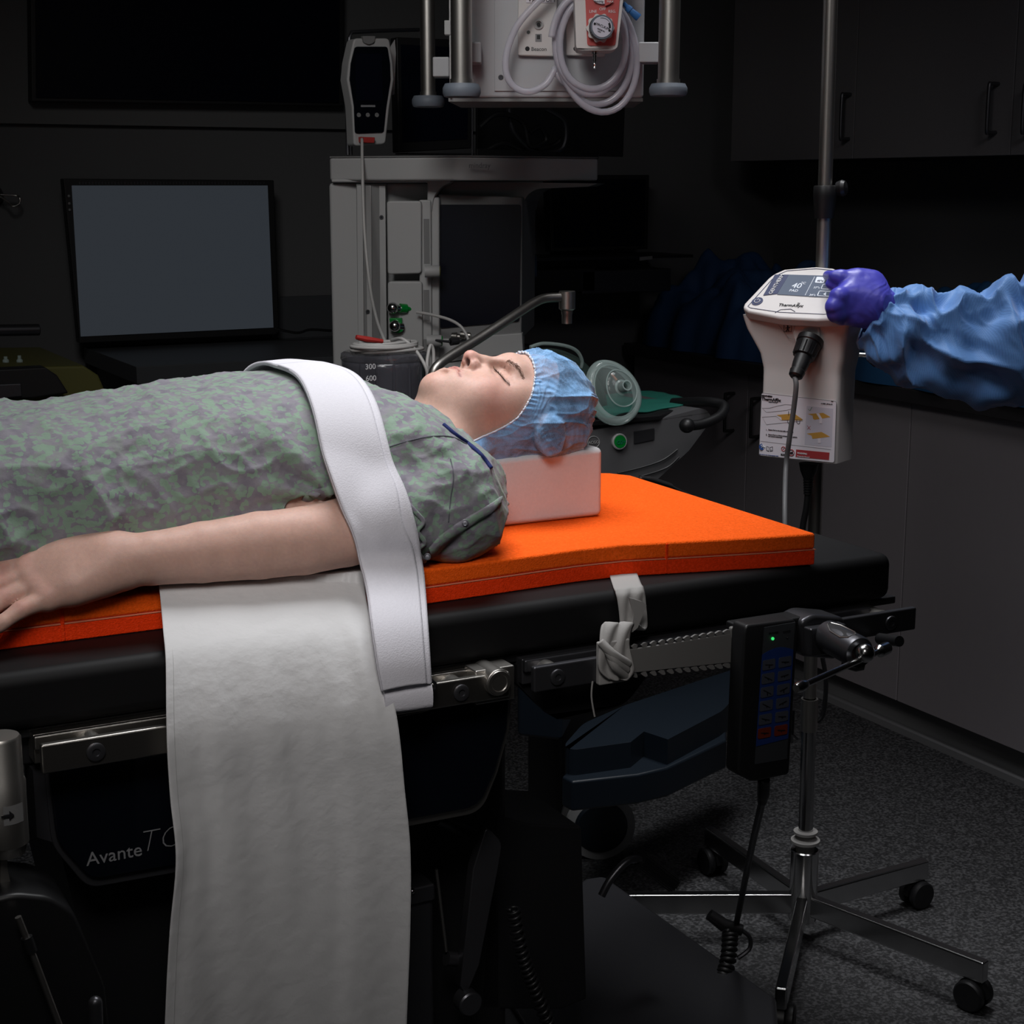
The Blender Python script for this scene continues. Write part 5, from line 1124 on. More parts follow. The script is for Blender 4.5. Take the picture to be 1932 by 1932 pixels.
mk('button_cap', MB().lathe(bc, (-.1, -1, .1), [(.007, .014), (.009, .0135), (.0095, 0)], 32), 'green', gc); text('O2+', .012, 'greendark', bc+V((-.011, -.0105, -.004)), (1, 0, 0), (0, 0, 1), gc)
mk('logo_ring', MB().tube([onY(1120+11*math.cos(t), 834+11*math.sin(t), GY-.001) for t in np.linspace(0, 2*PI, 25)[:-1]], .0008, 5, closed=True), 'machine', gc); text('ACGO', .009, 'machine', onY(1110, 838, GY-.002), (1, 0, 0), (0, 0, 1), gc)
slab('flat_door', [(1197, 814), (1235, 808), (1235, 830), (1197, 838)], GY-.003, .004, 'darkmetal', gc, .001)
for k, q in enumerate(([(1165, 893), (1210, 882), (1250, 868), (1278, 848)], [(1165, 908), (1215, 897), (1258, 882), (1281, 862)])): mk('trim_line', MB().tube(smooth_path([onY(x, y, GY-.004) for x, y in q], 5), .002, 6), 'dark', gc)
hp = [onY(1270, 760, GY+.1), onY(1330, 758, GY), onY(1365, 765, GY-.05), onY(1358, 785, GY-.08), onY(1325, 800, GY-.09), onY(1296, 803, GY-.09)]
mk('push_handle', MB().tube(smooth_path(hp, 8), .011, 14).sphere(hp[-1], (.017, .017, .016), 18), 'dark', gc)
mk('pedestal', MB().box2((onY(1060, 900, GY+.1).x, GY+.10, 0), (onY(1190, 900, GY+.1).x, GY+.26, onY(1100, 925, GY+.1).z+.03)), 'dark', gc, bevel=.01)
# green towel
tw = []
for i in range(41):
    r = []
    for j in range(31):
        u, v_ = i/40, j/30; x = onY(1075, 800, GY).x+(onY(1325, 760, GY+.1).x-onY(1075, 800, GY).x)*u; y = GY-.015+.02*math.sin(u*21)*(1-v_)*.5+(.33)*v_+.10*u*(1-v_)
        r.append(V((x, y, tpz+.0145+.004*float(vnoise(np.array([u*12, v_*8, .5])))+.004*(1+math.sin(u*17+v_*5))*.5)))
    tw.append(r)
to = mk('green_towel', MB().grid(tw), 'greendark', ang=180, solid=.003); setp(to, 'teal green towel under the clear mask on the cart', 'towel')
# breathing mask
mkk = thing('breathing_mask', 'clear oval breathing mask propped on the teal towel beside the blue cap', 'mask', onY(1155, 800, GY+.02))
mc = onY(1152, 741, GY-.0); mu = (onY(1200, 735, GY)-onY(1105, 747, GY)).normalized(); rx, ry = .062, .072
mw = V((0, .35, 1)).normalized(); mw = (mw-mu*mw.dot(mu)).normalized(); mn = mu.cross(mw); mn = -mn if mn.y > 0 else mn
tl = -.35; e1 = mu*math.cos(tl)+mw*math.sin(tl)*-1; e2 = mw*math.cos(tl)+mu*math.sin(tl)*1
def ring(s_, d, n=48): return [mc+e1*(rx*s_*math.cos(t)*(1-.12*math.sin(t)))+e2*(ry*s_*math.sin(t))+mn*d for t in [2*PI*k/n for k in range(n)]]
prof = [(.80, .0), (.92, -.004), (1.0, 0), (1.02, .008), (.97, .018), (.86, .022), (.78, .020)]
mk('cushion_rim', MB().grid([ring(a, b_) for a, b_ in prof], cv=True), 'clearrim', mkk, ang=180)
mk('shell', MB().grid([ring(a, b_) for a, b_ in [(.80, .02), (.72, .032), (.55, .045), (.36, .050), (.22, .052)]], cv=True), 'clearmask', mkk, ang=180)
for a, b_ in ((.99, .004), (.80, .020), (.56, .046)): mk('moulded_ridge', MB().tube(ring(a, b_), .0016, 6, closed=True), 'clearrim', mkk)
mk('port', MB().lathe(mc+mn*.050, mn, [(0, .017), (.002, .0125), (.022, .0115), (.022, .0085), (.0, .008)], 28), 'clearrim', mkk)
mk('air_valve', MB().cyl(mc+e2*.018+mn*.045, mc+e2*.036+mn*.038, .003), mat('dim_orange', (.3, .08, .02), .5), mkk)
# reservoir bag behind the cap
bgp = thing('reservoir_bag', 'dim grey green breathing bag behind the blue cap', 'breathing bag', onY(1060, 800, 2.95))
bm_ = MB(); cb_ = onY(1050, 745, 3.05)
pts = []
path = smooth_path([onY(965, 690, 3.05), onY(1010, 680, 3.05), onY(1060, 695, 3.05), onY(1100, 735, 3.05), onY(1120, 775, 3.05)], 8); rs = [.015+.05*math.sin(PI*min(1, (i+1)/(len(path)+1)))**.7 for i in range(len(path))]
mk('bag', MB().tube([p-V((0, 0, .03)) for p in path], rs, 24), 'tealbag', bgp, ang=180)
mk('bag_tube', MB().tube(smooth_path([onY(1000, 655, 3.0), onY(1025, 648, 3.0), onY(1065, 652, 3.0), onY(1088, 662, 3.0), onY(1098, 680, 3.0), onY(1096, 695, 3.0)], 8), .004, 10), 'clearrim', bgp)
# black plug with metal tip on the foam corner
pg = thing('cable_plug', 'black cable plug with silver tip lying past the far corner of the orange pad', 'plug', onY(1240, 912, 2.30))
p0, p1_, p2_, p3_ = onY(1178, 899, 2.27), onY(1207, 903, 2.28), onY(1265, 919, 2.30), onY(1310, 942, 2.32)
mk('silver_tip', MB().tube([p0, p1_], [.0015, .004], 12), 'chrome', pg); mk('grip', MB().tube(smooth_path([p1_, onY(1225, 906, 2.285), p2_], 5), [.0055]*5+[.007]*5+[.0065], 14), 'dark', pg); mk('cord', MB().tube(smooth_path([p2_, p3_, onY(1330, 960, 2.33)], 5), .0045, 10), 'dark', pg)
# ================================================================ BLUE CART BASE ON THE FLOOR
bl_ = thing('blue_equipment_base', 'dark blue grey wheeled base of a machine on the floor under the table head', 'cart base', (2.0, 3.3, 0))
BYc = 2.75
def zpoly(pts, z): return [onZ(x, y, z) for x, y in pts]
top = zpoly(arc([(1062, 1408), (1100, 1365), (1180, 1330), (1385, 1262), (1420, 1270), (1365, 1340), (1260, 1395), (1215, 1380), (1190, 1400), (1080, 1415)], (0, 1, 5, 9), 12), .36)
mk('cover', MB().prism([V((p.x, p.y, .30)) for p in top], (0, 0, .06)), 'bluecart', bl_, bevel=.012, seg=3)
low = zpoly([(1060, 1415), (1105, 1375), (1200, 1345), (1370, 1290), (1372, 1350), (1260, 1400), (1205, 1412), (1080, 1425)], .36)
mk('skirt', MB().prism([V((p.x, p.y, .24)) for p in low], (0, 0, .065)), 'bluecart', bl_, bevel=.006)
mk('body_tower', MB().prism([onZ(x, y, .36) for x, y in ((975, 1390), (1060, 1400), (1090, 1340), (1010, 1320))], (0, 0, .25)), 'bluecart', bl_, bevel=.01)
tg = onZ(1242, 1412, .30); mk('green_tag', MB().box((tg.x, tg.y-.012, tg.z-.005), (.009, .006, .020)), mat('dim_green', (.04, .25, .03), .5), bl_)
wc_ = onD(1128, 1545, onZ(1128, 1615, .0).dot(FW)-CAM.dot(FW)+.02); wr_ = .078
wd_ = V((.75, -.66, 0)).normalized()
wheel_c = onZ(1130, 1616, .0)+V((0, 0, wr_)); axw = V((-.35, -.93, 0)).normalized()
cs_ = mk('caster_fork', MB().box2((wheel_c.x-.045, wheel_c.y+.0, .09), (wheel_c.x+.035, wheel_c.y+.07, .25)), 'bluecart', bl_, bevel=.01)
for o_ in (0, .055):
    w = mk('wheel', MB().lathe(wheel_c-axw*o_, axw, [(0, .045), (0, .055), (.004, wr_), (.016, wr_), (.020, .055), (.021, .048), (.021, 0)], 48), 'machine', bl_)
    mk('hub_cap', MB().lathe(wheel_c-axw*o_, axw, [(.0205, .060), (.026, .054), (.028, 0)], 40), 'bluecart', w)
# black crank pedal
fp = thing('crank_pedal', 'curved steel crank with ribbed black grip near the floor', 'pedal', onY(1180, 1690, 2.05))
mk('crank_rod', MB().tube(smooth_path([onY(1135, 1690, 2.05), onY(1150, 1662, 2.05), onY(1172, 1635, 2.05), onY(1190, 1622, 2.05), onY(1208, 1622, 2.05)], 8), .0065, 12), 'darkmetal', fp)
ga_, gb_ = onY(1208, 1620, 2.05), onY(1270, 1668, 2.05); gd = gb_-ga_; gu = gd.normalized().orthogonal().normalized(); gw_ = gd.normalized().cross(gu)
mk('grip', MB().prism([ga_+(gu*math.cos(2*PI*k/64)+gw_*math.sin(2*PI*k/64))*(.0145 if k % 4 < 2 else .0128) for k in range(64)], gd), 'dark', fp, smooth=False)
# coiled cable with hook on the floor at the stand
cf = mk('floor_cable', coil([onD(1378, 1760, 2.75), onD(1372, 1820, 2.72), onD(1350, 1880, 2.68), onD(1335, 1960, 2.6)], .011, .004, 20), 'dark', ang=180); setp(cf, 'black coiled cable hanging to the floor left of the wheeled stand', 'cable')
ck_ = thing('cable_hook', 'dark clamp with bent hook low on the left of the wheeled stand', 'hook', onD(1375, 1800, 2.8))
mk('clamp', MB().tube([onD(1338, 1725, 2.8), onD(1365, 1745, 2.8), onD(1400, 1755, 2.8)], [.010, .012, .010], 12), 'dark', ck_)
mk('bent_hook', MB().tube(smooth_path([onD(1395, 1752, 2.8), onD(1414, 1768, 2.8), onD(1414, 1790, 2.8), onD(1392, 1808, 2.8)], 6), .004, 8), 'darkmetal', ck_)
# ================================================================ WHEELED STAND
PB = onZ(1515, 1702, .078); PB.z = 0; S = thing('wheeled_stand', 'tall steel pole stand with five wheeled legs on the floor right of the table', 'stand', (PB.x, PB.y, 0))
top_d = (onZ(1515, 1690, .05)-CAM).dot(FW)
tp_ = onD(1568, 0, (V((PB.x, PB.y, 1.8))-CAM).dot(FW)); 
# the pole leans a hair: axis from hub to the top point
q0 = V((PB.x, PB.y, .20)); q1 = onD(1567, 10, (tp_-CAM).dot(FW)); ad_ = (q1-q0).normalized()
def PZ(z): return q0+ad_*((z-.20)/ad_.z)
def zpx(y): 
    lo_, hi_ = .1, 2.6
    for _ in range(40):
        m_ = (lo_+hi_)/2; p = PZ(m_)-CAM; yy = 966-FPX*p.dot(UP)/p.dot(FW)
        if yy > y: lo_ = m_
        else: hi_ = m_
    return m_
mk('pole', MB().tube([PZ(zpx(1315)), PZ(2.35)], .0128, 28), 'steel', S); mk('lower_tube', MB().tube([PZ(.12), PZ(zpx(1330))], .0142, 28), 'chrome', S)
mk('sleeve', MB().lathe(PZ(zpx(1378)), ad_, [(0, .0142), (0, .0165), (PZ(zpx(1318)).z-PZ(zpx(1378)).z, .0165), (PZ(zpx(1318)).z-PZ(zpx(1378)).z, .013)], 32), 'steel', S)
zc1, zc2 = zpx(412), zpx(350); cl = mk('height_collar', MB().lathe(PZ(zc1), ad_, [(0, .013), (0, .0175), (.004, .018), ((zc2-zc1)*.65, .0205), (zc2-zc1-.002, .0205), (zc2-zc1, .019), (zc2-zc1, .013)], 36), 'dark', S)
kp = PZ(zpx(356)); mk('clamp_knob', MB().tube([kp, kp+RT*.026], .006, 12).lathe(kp+RT*.022, RT-FW*.6, [(0, 0), (0, .012), (.010, .015), (.016, .012), (.018, 0)], 24), 'dark', cl)
zb1 = zpx(1590); mk('bushing', MB().lathe(PZ(zpx(1605)), ad_, [(0, .018), (.012, .018), (.014, .022), (.019, .0285), (.024, .0285), (.027, .020), (.034, .018), (.037, .0235), (.042, .0235), (.044, .0145)], 40), mat('bushing_white', (.30, .29, .28), .5), S)
hb = mk('hub', MB().lathe((PB.x, PB.y, .042), (0, 0, 1), [(0, .0), (0, .026), (.002, .0275), (zpx(1602)-.044, .0275), (zpx(1602)-.042, .0255), (zpx(1602)-.047, .022), (zpx(1602)-.067, .018)], 48), 'chrome', S)
tips = [(1336, 1576, 'back left'), (1746, 1638, 'back right'), (1880, 1842, 'front right'), (1472, 1890, 'front'), (1120, 1704, 'left')]
lz = .078
for x, y, nm in tips:
    t = onZ(x, y, lz)
    d = V((t.x-PB.x, t.y-PB.y, 0)); L = min(d.length, .40); d.normalize(); sd = V((-d.y, d.x, 0))
    a_ = V((PB.x, PB.y, lz))+d*.02; b_ = V((PB.x, PB.y, lz))+d*L; hw = .011; h0, h1 = .021, .021
    g = MB().raw([a_+sd*hw+V((0, 0, h0)), a_-sd*hw+V((0, 0, h0)), a_-sd*hw-V((0, 0, h0)), a_+sd*hw-V((0, 0, h0)), b_+sd*hw+V((0, 0, h1)), b_-sd*hw+V((0, 0, h1)), b_-sd*hw-V((0, 0, h1)), b_+sd*hw-V((0, 0, h1))], [(0, 1, 2, 3), (4, 7, 6, 5), (0, 4, 5, 1), (1, 5, 6, 2), (2, 6, 7, 3), (3, 7, 4, 0)])
    lg = mk('leg', g, 'chrome', S, bevel=.004, seg=3)
    w0 = b_-d*.022; w0.z = .029; 
    ch_ = MB().cyl(w0+V((0, 0, .03)), w0+V((0, 0, .06)), .006).prism([w0+sd*0+V((0, 0, 0))+(d*math.cos(k*PI/8)+V((0, 0, 1))*math.sin(k*PI/8))*.031-sd*.007 for k in range(9)], sd*.014)
    cst = mk('caster_fork', ch_, 'dark', lg)
    for s_ in (-1, 1): mk('wheel', MB().lathe(w0+sd*s_*.008, sd*s_, [(0, 0), (0, .027), (.003, .029), (.013, .029), (.016, .026), (.016, .012), (.014, 0)], 32), 'dark', lg)
# hook/cord loop on the stand
lpz = [PZ(zpx(1240))+RT*.022, PZ(zpx(1280))+RT*.030, PZ(zpx(1320))+RT*.030, PZ(zpx(1350))+RT*.026, PZ(zpx(1362))+RT*.016]
lc = mk('cord_loop', MB().tube(smooth_path(lpz, 6), .0045, 8), 'dark'); setp(lc, 'black cord looping down beside the lower pole of the wheeled stand', 'cord')
# ================================================================ WARMING CONTROLLER
th_ = math.radians(54.3-6); ex = (RT*math.cos(math.radians(35.7))-fh*math.sin(math.radians(35.7))).normalized(); en = V((-ex.y, ex.x, 0)); en = -en if en.dot(FW) > 0 else en; ez = V((0, 0, 1))
CD = (PZ(1.08)-CAM).dot(FW)-.105; DS = CD-2.93; fo = onD(1508, 800, CD); pw_ = thing('warming_controller', 'white patient warming controller with slanted display clamped to the steel pole', 'warming controller', (fo.x, fo.y, onD(1508, 868, CD).z))
def F(x, y, off=0): return onP(x, y, fo+en*off, en)      # point on the front face plane
def loc2(p): d = p-fo; return d.dot(ex), d.z
# body profile: front face narrows below a flared head
fp_ = [(1404, 590), (1470, 605), (1560, 612), (1640, 606), (1640, 625), (1612, 668), (1592, 690), (1588, 740), (1580, 874), (1574, 877), (1432, 861), (1429, 855), (1437, 740), (1437, 690), (1428, 665), (1404, 600)]
lx = [loc2(F(x, y)) for x, y in fp_]
hwb = loc2(F(1580, 800))[0]; hwl = loc2(F(1434, 800))[0]
zbot = F(1505, 868).z; z_at = lambda y: F(1505, y).z
HL, HR = loc2(F(1404, 585))[0], loc2(F(1609, 600))[0]
def prof_row(z):   # left/right half width at height
    zs = [zbot, z_at(740), z_at(700), z_at(670), z_at(625), z_at(600)]; l = [hwl, hwl, hwl, hwl-.006, HL+.008, HL]; r = [hwb, hwb, hwb, hwb+.006, HR-.008, HR]
    return np.interp(z, zs, l), np.interp(z, zs, r)
rows = []; nz_ = 30; ztb = z_at(598); dep = .075
for k in range(nz_+1):
    z = zbot+(ztb-zbot)*k/nz_; l, r = prof_row(z); row = []; fw_ = max(0, (z-z_at(700))/(ztb-z_at(700)))*.012
    cr = .010
    for (sx_, off) in [(l+cr, fw_), (r-cr, fw_)]: pass
    def cpt(cx, cy, a0, a1): return [(cx+cr*math.cos(t), cy+cr*math.sin(t)) for t in np.linspace(a0, a1, 5)]
    loop = cpt(l+cr, fw_-cr, PI, PI/2)+cpt(r-cr, fw_-cr, PI/2, 0)+cpt(r-cr, -dep+cr, 0, -PI/2)+cpt(l+cr, -dep+cr, -PI/2, -PI)
    rows.append([V((fo.x, fo.y, z))+ex*a_+en*b_ for a_, b_ in loop])
g = MB().grid(rows, cv=True); n_ = len(rows[0]); g.f.append(list(range(n_)))
mk('body', g, 'white', pw_, ang=50)
# head: slanted top panel
Hn = (en*.60+ez*.80).normalized()
zf = z_at(588); HO = V((fo.x, fo.y, zf))+en*.016; hv = ez.cross(ex); hv = (Hn.cross(ex)); hv = hv if hv.z > 0 else -hv
def T(x, y, off=0): return onP(x, y, HO+Hn*(.006+off), Hn)
out = [(1401, 580), (1404, 572), (1455, 518), (1480, 507), (1540, 502), (1572, 505), (1597, 516), (1610, 550), (1618, 588), (1614, 599), (1580, 601), (1540, 603), (1470, 599), (1410, 588)]
tp3 = [T(x, y) for x, y in arc(out, (2, 6), 12)]
mk('head_rim', MB().prism(tp3, -Hn*.020), 'white', pw_, bevel=.005, seg=4, ang=60)
inn = [(1411, 578), (1462, 521), (1485, 511), (1540, 507), (1570, 510), (1591, 520), (1602, 552), (1607, 587), (1555, 593), (1470, 589), (1416, 581)]
mk('panel_outline', MB().tube([T(x, y, .0004) for x, y in arc(inn, (1, 5), 12)], .0006, 5, closed=True), 'navylabel', pw_)
mk('brand_panel', MB().prism([T(x, y, .0012) for x, y in ((1462, 518), (1489, 518), (1466, 554), (1440, 557))], -Hn*.0012), 'navylabel', pw_)
dsp = mk('display', MB().prism([T(x, y, .0014) for x, y in ((1489, 518), (1592, 521), (1584, 562), (1466, 555))], -Hn*.0012), 'lcd', pw_)
exh = (T(1560, 590)-T(1480, 588)).normalized(); exh = ex; eyh = hv
upd = (T(1485, 518)-T(1462, 554)).normalized()
text('GENTHERM', .0106, 'whiteink', T(1456, 555, .002), upd, Hn.cross(upd), pw_)
text('ThermAffyx', .0098, 'black', T(1468, 577, .001), ex, eyh, pw_); text('TM', .0035, 'black', T(1504, 573, .001), ex, eyh, pw_)
text('40', .0190, 'lcdtext', T(1492, 543, .002), ex, eyh, dsp); text('\u00b0C', .0085, 'lcdtext', T(1510, 536, .002), ex, eyh, dsp); text('PAD', .0090, 'lcdtext', T(1488, 550, .002), ex, eyh, dsp)
mk('divider', MB().tube([T(1537, 522, .002), T(1519, 557, .002)], .0005, 4), 'lcdtext', dsp)
mk('soft_key', MB().prism([T(x, y, .0022) for x, y in arc([(1541, 522), (1559, 523), (1554, 534), (1537, 533)], (0, 1, 2, 3), 2)], -Hn*.0004), 'lcdtext', dsp)
text('40\u00b0c', .0062, 'navylabel', T(1541, 531, .0028), ex, eyh, dsp)
for s_, x, y in (('37\u00b0c', 1534, 544), ('34\u00b0c', 1526, 558)): text(s_, .0068, 'lcdtext', T(x, y, .002), ex, eyh, dsp)
for x, y in ((1558, 541), (1551, 554)):
    kk = [T(a_, b_, .002) for a_, b_ in arc([(x-5, y-5), (x+20, y-4), (x+17, y+5), (x-9, y+4)], (0, 1, 2, 3), 2)]; mk('key_outline', MB().tube(kk, .0007, 4, closed=True), 'lcdtext', dsp)
    mk('arrow_mark', MB().prism([T(a_, b_, .0022) for a_, b_ in ((x+2, y+1), (x+8, y-3), (x+7, y+4))], Hn*.0003), 'lcdtext', dsp)
pc_ = T(1429, 569, .0); mk('power_button', MB().lathe(pc_, Hn, [(0, .0105), (.0012, .0105), (.0014, 0)], 32), 'navylabel', pw_)
pr_ = [pc_+Hn*.002+(ex*math.cos(t)+eyh*math.sin(t))*.0052 for t in np.linspace(PI*.5+.6, PI*2.5-.6, 18)]; mk('power_symbol', MB().tube(pr_, .0006, 5).tube([pc_+Hn*.002+eyh*.002, pc_+Hn*.002+eyh*.0062], .0006, 5), 'whiteink', pw_)
mk('panel_notch', MB().tube([T(x, y, .0006) for x, y in ((1462, 590), (1473, 584), (1492, 583), (1500, 588))], .0005, 5), 'navylabel', pw_)
# label with defib mark
mk('type_mark', MB().tube([F(x, y, .013) for x, y in ((1463, 605), (1499, 606), (1499, 640), (1488, 638))], .0004, 4, closed=True), 'grey', pw_)
mk('body_symbol', MB().tube([F(x, y, .013) for x, y in ((1479, 612), (1493, 612), (1493, 626), (1479, 626))], .0007, 4, closed=True).sphere(F(1486, 614.5, .013), .0016, 8).tube([F(1486, 616, .013), F(1486, 621, .013), F(1483, 625, .013)], .0009, 5).tube([F(1486, 621, .013), F(1489, 625, .013)], .0008, 5).tube([F(1482, 619, .013), F(1490, 618, .013)], .0007, 5), 'black', pw_)
# instruction label
LB = mk('instruction_label', MB().prism([F(x, y, .0012) for x, y in arc([(1437, 741), (1578, 757), (1574, 873), (1432, 859)], (0, 1, 2, 3), 4)], -en*.0011), 'label', pw_)
mk('label_outline', MB().tube([F(x, y, .0013) for x, y in arc([(1437, 741), (1578, 757), (1574, 873), (1432, 859)], (0, 1, 2, 3), 4)], .0004, 4, closed=True), 'grey', LB)
def lq(name, pts, m, off=.0016): return mk(name, MB().prism([F(x, y, off) for x, y in pts], -en*.0003), m, LB)
def lline(name, pts, m, r=.0003, closed=False, off=.0016): return mk(name, MB().tube([F(x, y, off) for x, y in pts], r, 4, closed=closed), m, LB)
def lt(s_, size, x, y, m='black', **k): return text(s_, size, m, F(x, y, .0018), ex, ez, LB, **k)
lt('GENTHERM', .0040, 1437, 748, bold=.0002); lt('ThermAffyx', .0078, 1437, 755, bold=.0002); lt('TM', .003, 1465, 753.5); lt('Patient Warming', .0024, 1450, 759)
lt('REF', .0026, 1568, 758); lt('61-0001_00 Rev 01', .0028, 1549, 762)
lq('grey_panel', ((1522, 766), (1572, 771), (1569, 844), (1518, 839)), 'labelgrey', .0014)
lq('pad_drawing', ((1465, 783), (1498, 780), (1514, 791), (1513, 793), (1475, 793), (1474, 787)), 'tan'); lq('pad_drawing', ((1524, 781), (1553, 779), (1567, 787), (1537, 792), (1534, 790), (1533, 784)), 'tan'); lq('pad_drawing', ((1522, 818), (1550, 815), (1566, 824), (1533, 828), (1531, 822)), 'tan')
lq('strap_drawing', ((1540, 780), (1546, 790), (1551, 790), (1545, 780)), 'label', .0019); lq('strap_drawing', ((1546, 790), (1551, 790), (1551, 799), (1546, 799)), 'label', .0019); lq('strap_drawing', ((1543, 827), (1548, 827), (1548, 836), (1543, 836)), 'label', .0019)
lline('patient_drawing', ((1438, 770), (1452, 770), (1466, 766), (1482, 763), (1494, 764), (1498, 770), (1484, 774), (1466, 776), (1446, 778)), 'black', .0002, True)
lline('table_drawing', ((1438, 787), (1464, 785), (1474, 793), (1515, 791), (1514, 794), (1446, 801)), 'black', .0002, True)
lline('arrow_drawing', ((1488, 776), (1488, 784)), 'black', .0006)
for x in (1488, 1505): lline('hook_drawing', ((x-2, 792), (x-2, 797), (x+1, 800), (x+4, 798), (x+4, 793)), 'black', .0005)
lline('tick_mark', ((1525, 772), (1528, 775), (1532, 768)), 'green', .0004); lline('cross_mark', ((1523, 803), (1529, 811)), 'labelred', .0004); lline('cross_mark', ((1529, 804), (1523, 810)), 'labelred', .0004)
lt('1.', .0036, 1445, 812); lt('Secure Pad to the bed table with straps', .0031, 1449.5, 811.5); lt('2.', .0036, 1445, 821); lt('Ensure Pad is in direct contact with the patient\nand tucked underneath', .0030, 1449.5, 820.5)
lline('dashed_rule', ((1434, 832), (1568, 848)), 'grey', .0002)
mk('blue_mark', MB().cyl(F(1438, 843, .0018), F(1438, 843, .0012), .0058, 24), 'labelblue', LB); mk('reader_symbol', MB().sphere(F(1436.5, 840.5, .0019), .0014, 8).tube([F(1435, 845, .0019), F(1440, 842, .0019), F(1443, 844, .0019)], .0009, 5), 'whiteink', LB)
lq('booklet_symbol', ((1446, 842), (1451, 843.5), (1451, 852), (1446, 850.5)), 'black'); lq('booklet_page', ((1447, 843.5), (1450.4, 844.5), (1450.4, 850.5), (1447, 849.6)), 'label', .0018); lq('booklet_symbol', ((1452.5, 844), (1458, 842.5), (1458, 851), (1452.5, 852)), 'black'); lq('booklet_page', ((1453.3, 845.2), (1457.2, 844), (1457.2, 849.8), (1453.3, 850.6)), 'label', .0018); lt('i', .004, 1454.2, 850, bold=.0002)
for x, y, r_ in ((1478, 847, .0040), (1493, 854, .0056)):
    c = F(x, y, .0018); mk('prohibition_ring', MB().tube([c+(ex*math.cos(t)+ez*math.sin(t))*r_ for t in np.linspace(0, 2*PI, 25)[:-1]], .0006, 5, closed=True).tube([c+(ex*.7+ez*.7)*r_, c-(ex*.7+ez*.7)*r_], .0004, 4), 'labelred', LB)
lt('MR', .0060, 1488.6, 856.5, bold=.0002); lt('DO NOT\nDISCARD', .0022, 1473, 857)
lq('warning_bar', ((1502, 848), (1565, 854), (1564, 868), (1501, 862)), 'labelred'); lt('WARNING', .0040, 1504, 856, 'whiteink', bold=.0001); lt('Projectile Hazard', .0034, 1504, 861.5, 'whiteink')
lt('Do not use near strong magnetic fields', .0024, 1433, 857.5, 'labelblue')
# connector plug, cable
s0 = F(1528, 632, .012); pdn = (F(1505, 690, .075)-s0).normalized()
skt = mk('socket', MB().lathe(F(1524, 628, .006), en, [(0, .026), (.006, .026), (.008, .023), (.006, .020), (.006, 0)], 36), 'white', pw_)
cp = thing('pad_connector', 'black ribbed cable plug inserted in the front of the white controller', 'plug', F(1505, 700, .06))
dA = F(1530, 640, .010); dB = F(1500, 712, .062); dd = dB-dA; Ld = dd.length
mk('plug_body', MB().lathe(dA, dd, [(0, 0), (0, .0235), (Ld*.12, .0235), (Ld*.14, .0215), (Ld*.30, .0205), (Ld*.46, .0195), (Ld*.48, .0155), (Ld*.66, .0145), (Ld*.82, .0125), (Ld*.84, .0138), (Ld*.96, .0125), (Ld, .009), (Ld, 0)], 40), 'dark', cp)
du = dd.normalized().orthogonal().normalized(); dw = dd.normalized().cross(du)
for k in range(14): a = 2*PI*k/14; mk('grip_rib', MB().tube([dA+dd*.17+(du*math.cos(a)+dw*math.sin(a))*.0208, dA+dd*.45+(du*math.cos(a)+dw*math.sin(a))*.0195], .0014, 5), 'dark', cp)
cbp = [dB, F(1502, 730, .066), F(1497, 775, .060), F(1489, 830, .055), F(1483, 880, .05), onD(1481, 940, 2.86+DS), onD(1481, 1000, 2.84+DS), onD(1482, 1080, 2.84+DS), onD(1486, 1250, 2.90+DS), onD(1492, 1400, 2.98+DS)]
cw = mk('pad_cable', MB().tube(smooth_path(cbp, 8), .0046, 12), 'cablegrey', ang=180); setp(cw, 'grey cable dropping from the plug across the instruction label', 'cable')
pcd = thing('mains_lead', 'black mains lead hanging from the underside of the white controller', 'cord', onD(1526, 930, 2.93))
pz_ = F(1526, 874, -.03); mk('plug', MB().lathe(pz_, (0, 0, -1), [(0, 0), (0, .018), (.014, .015), (.028, .009), (.03, .008)], 20), 'dark', pcd)
for k in range(6): mk('relief_ring', MB().lathe(pz_-ez*(.030+.0048*k), (0, 0, -1), [(0, .006), (0, .009-.0003*k), (.0028, .009-.0003*k), (.0028, .006)], 16), 'dark', pcd)
mk('cord', MB().tube(smooth_path([pz_-ez*.028, F(1524, 930, -.03), F(1521, 960, -.03), F(1514, 1000, -.03), F(1508, 1080, -.03)], 6), .0058, 12), 'dark', pcd)
# pole clamp behind controller
pcl = MB().box2(PZ(zpx(640))+V((-.03, -.03, -.02)), PZ(zpx(700))+V((.03, .04, .0))); mk('pole_clamp', pcl, 'dark', pw_, bevel=.005)
cr0 = onD(1606, 669, 3.0+DS); mk('clamp_screw', MB().cyl(cr0, onD(1640, 670, 2.99+DS), .0042, 16), 'chrome', pw_); mk('clamp_knob', MB().lathe(onD(1636, 670, 2.99+DS), RT, [(0, .006), (0, .010), (.012, .021), (.028, .023), (.035, .018), (.036, 0)], 28), 'dark', pw_)
slab('mount_plate', [(1600, 645), (1615, 645), (1615, 698), (1600, 698)], PZ(1.1).y-.01, .03, 'machine2', pw_) if False else None
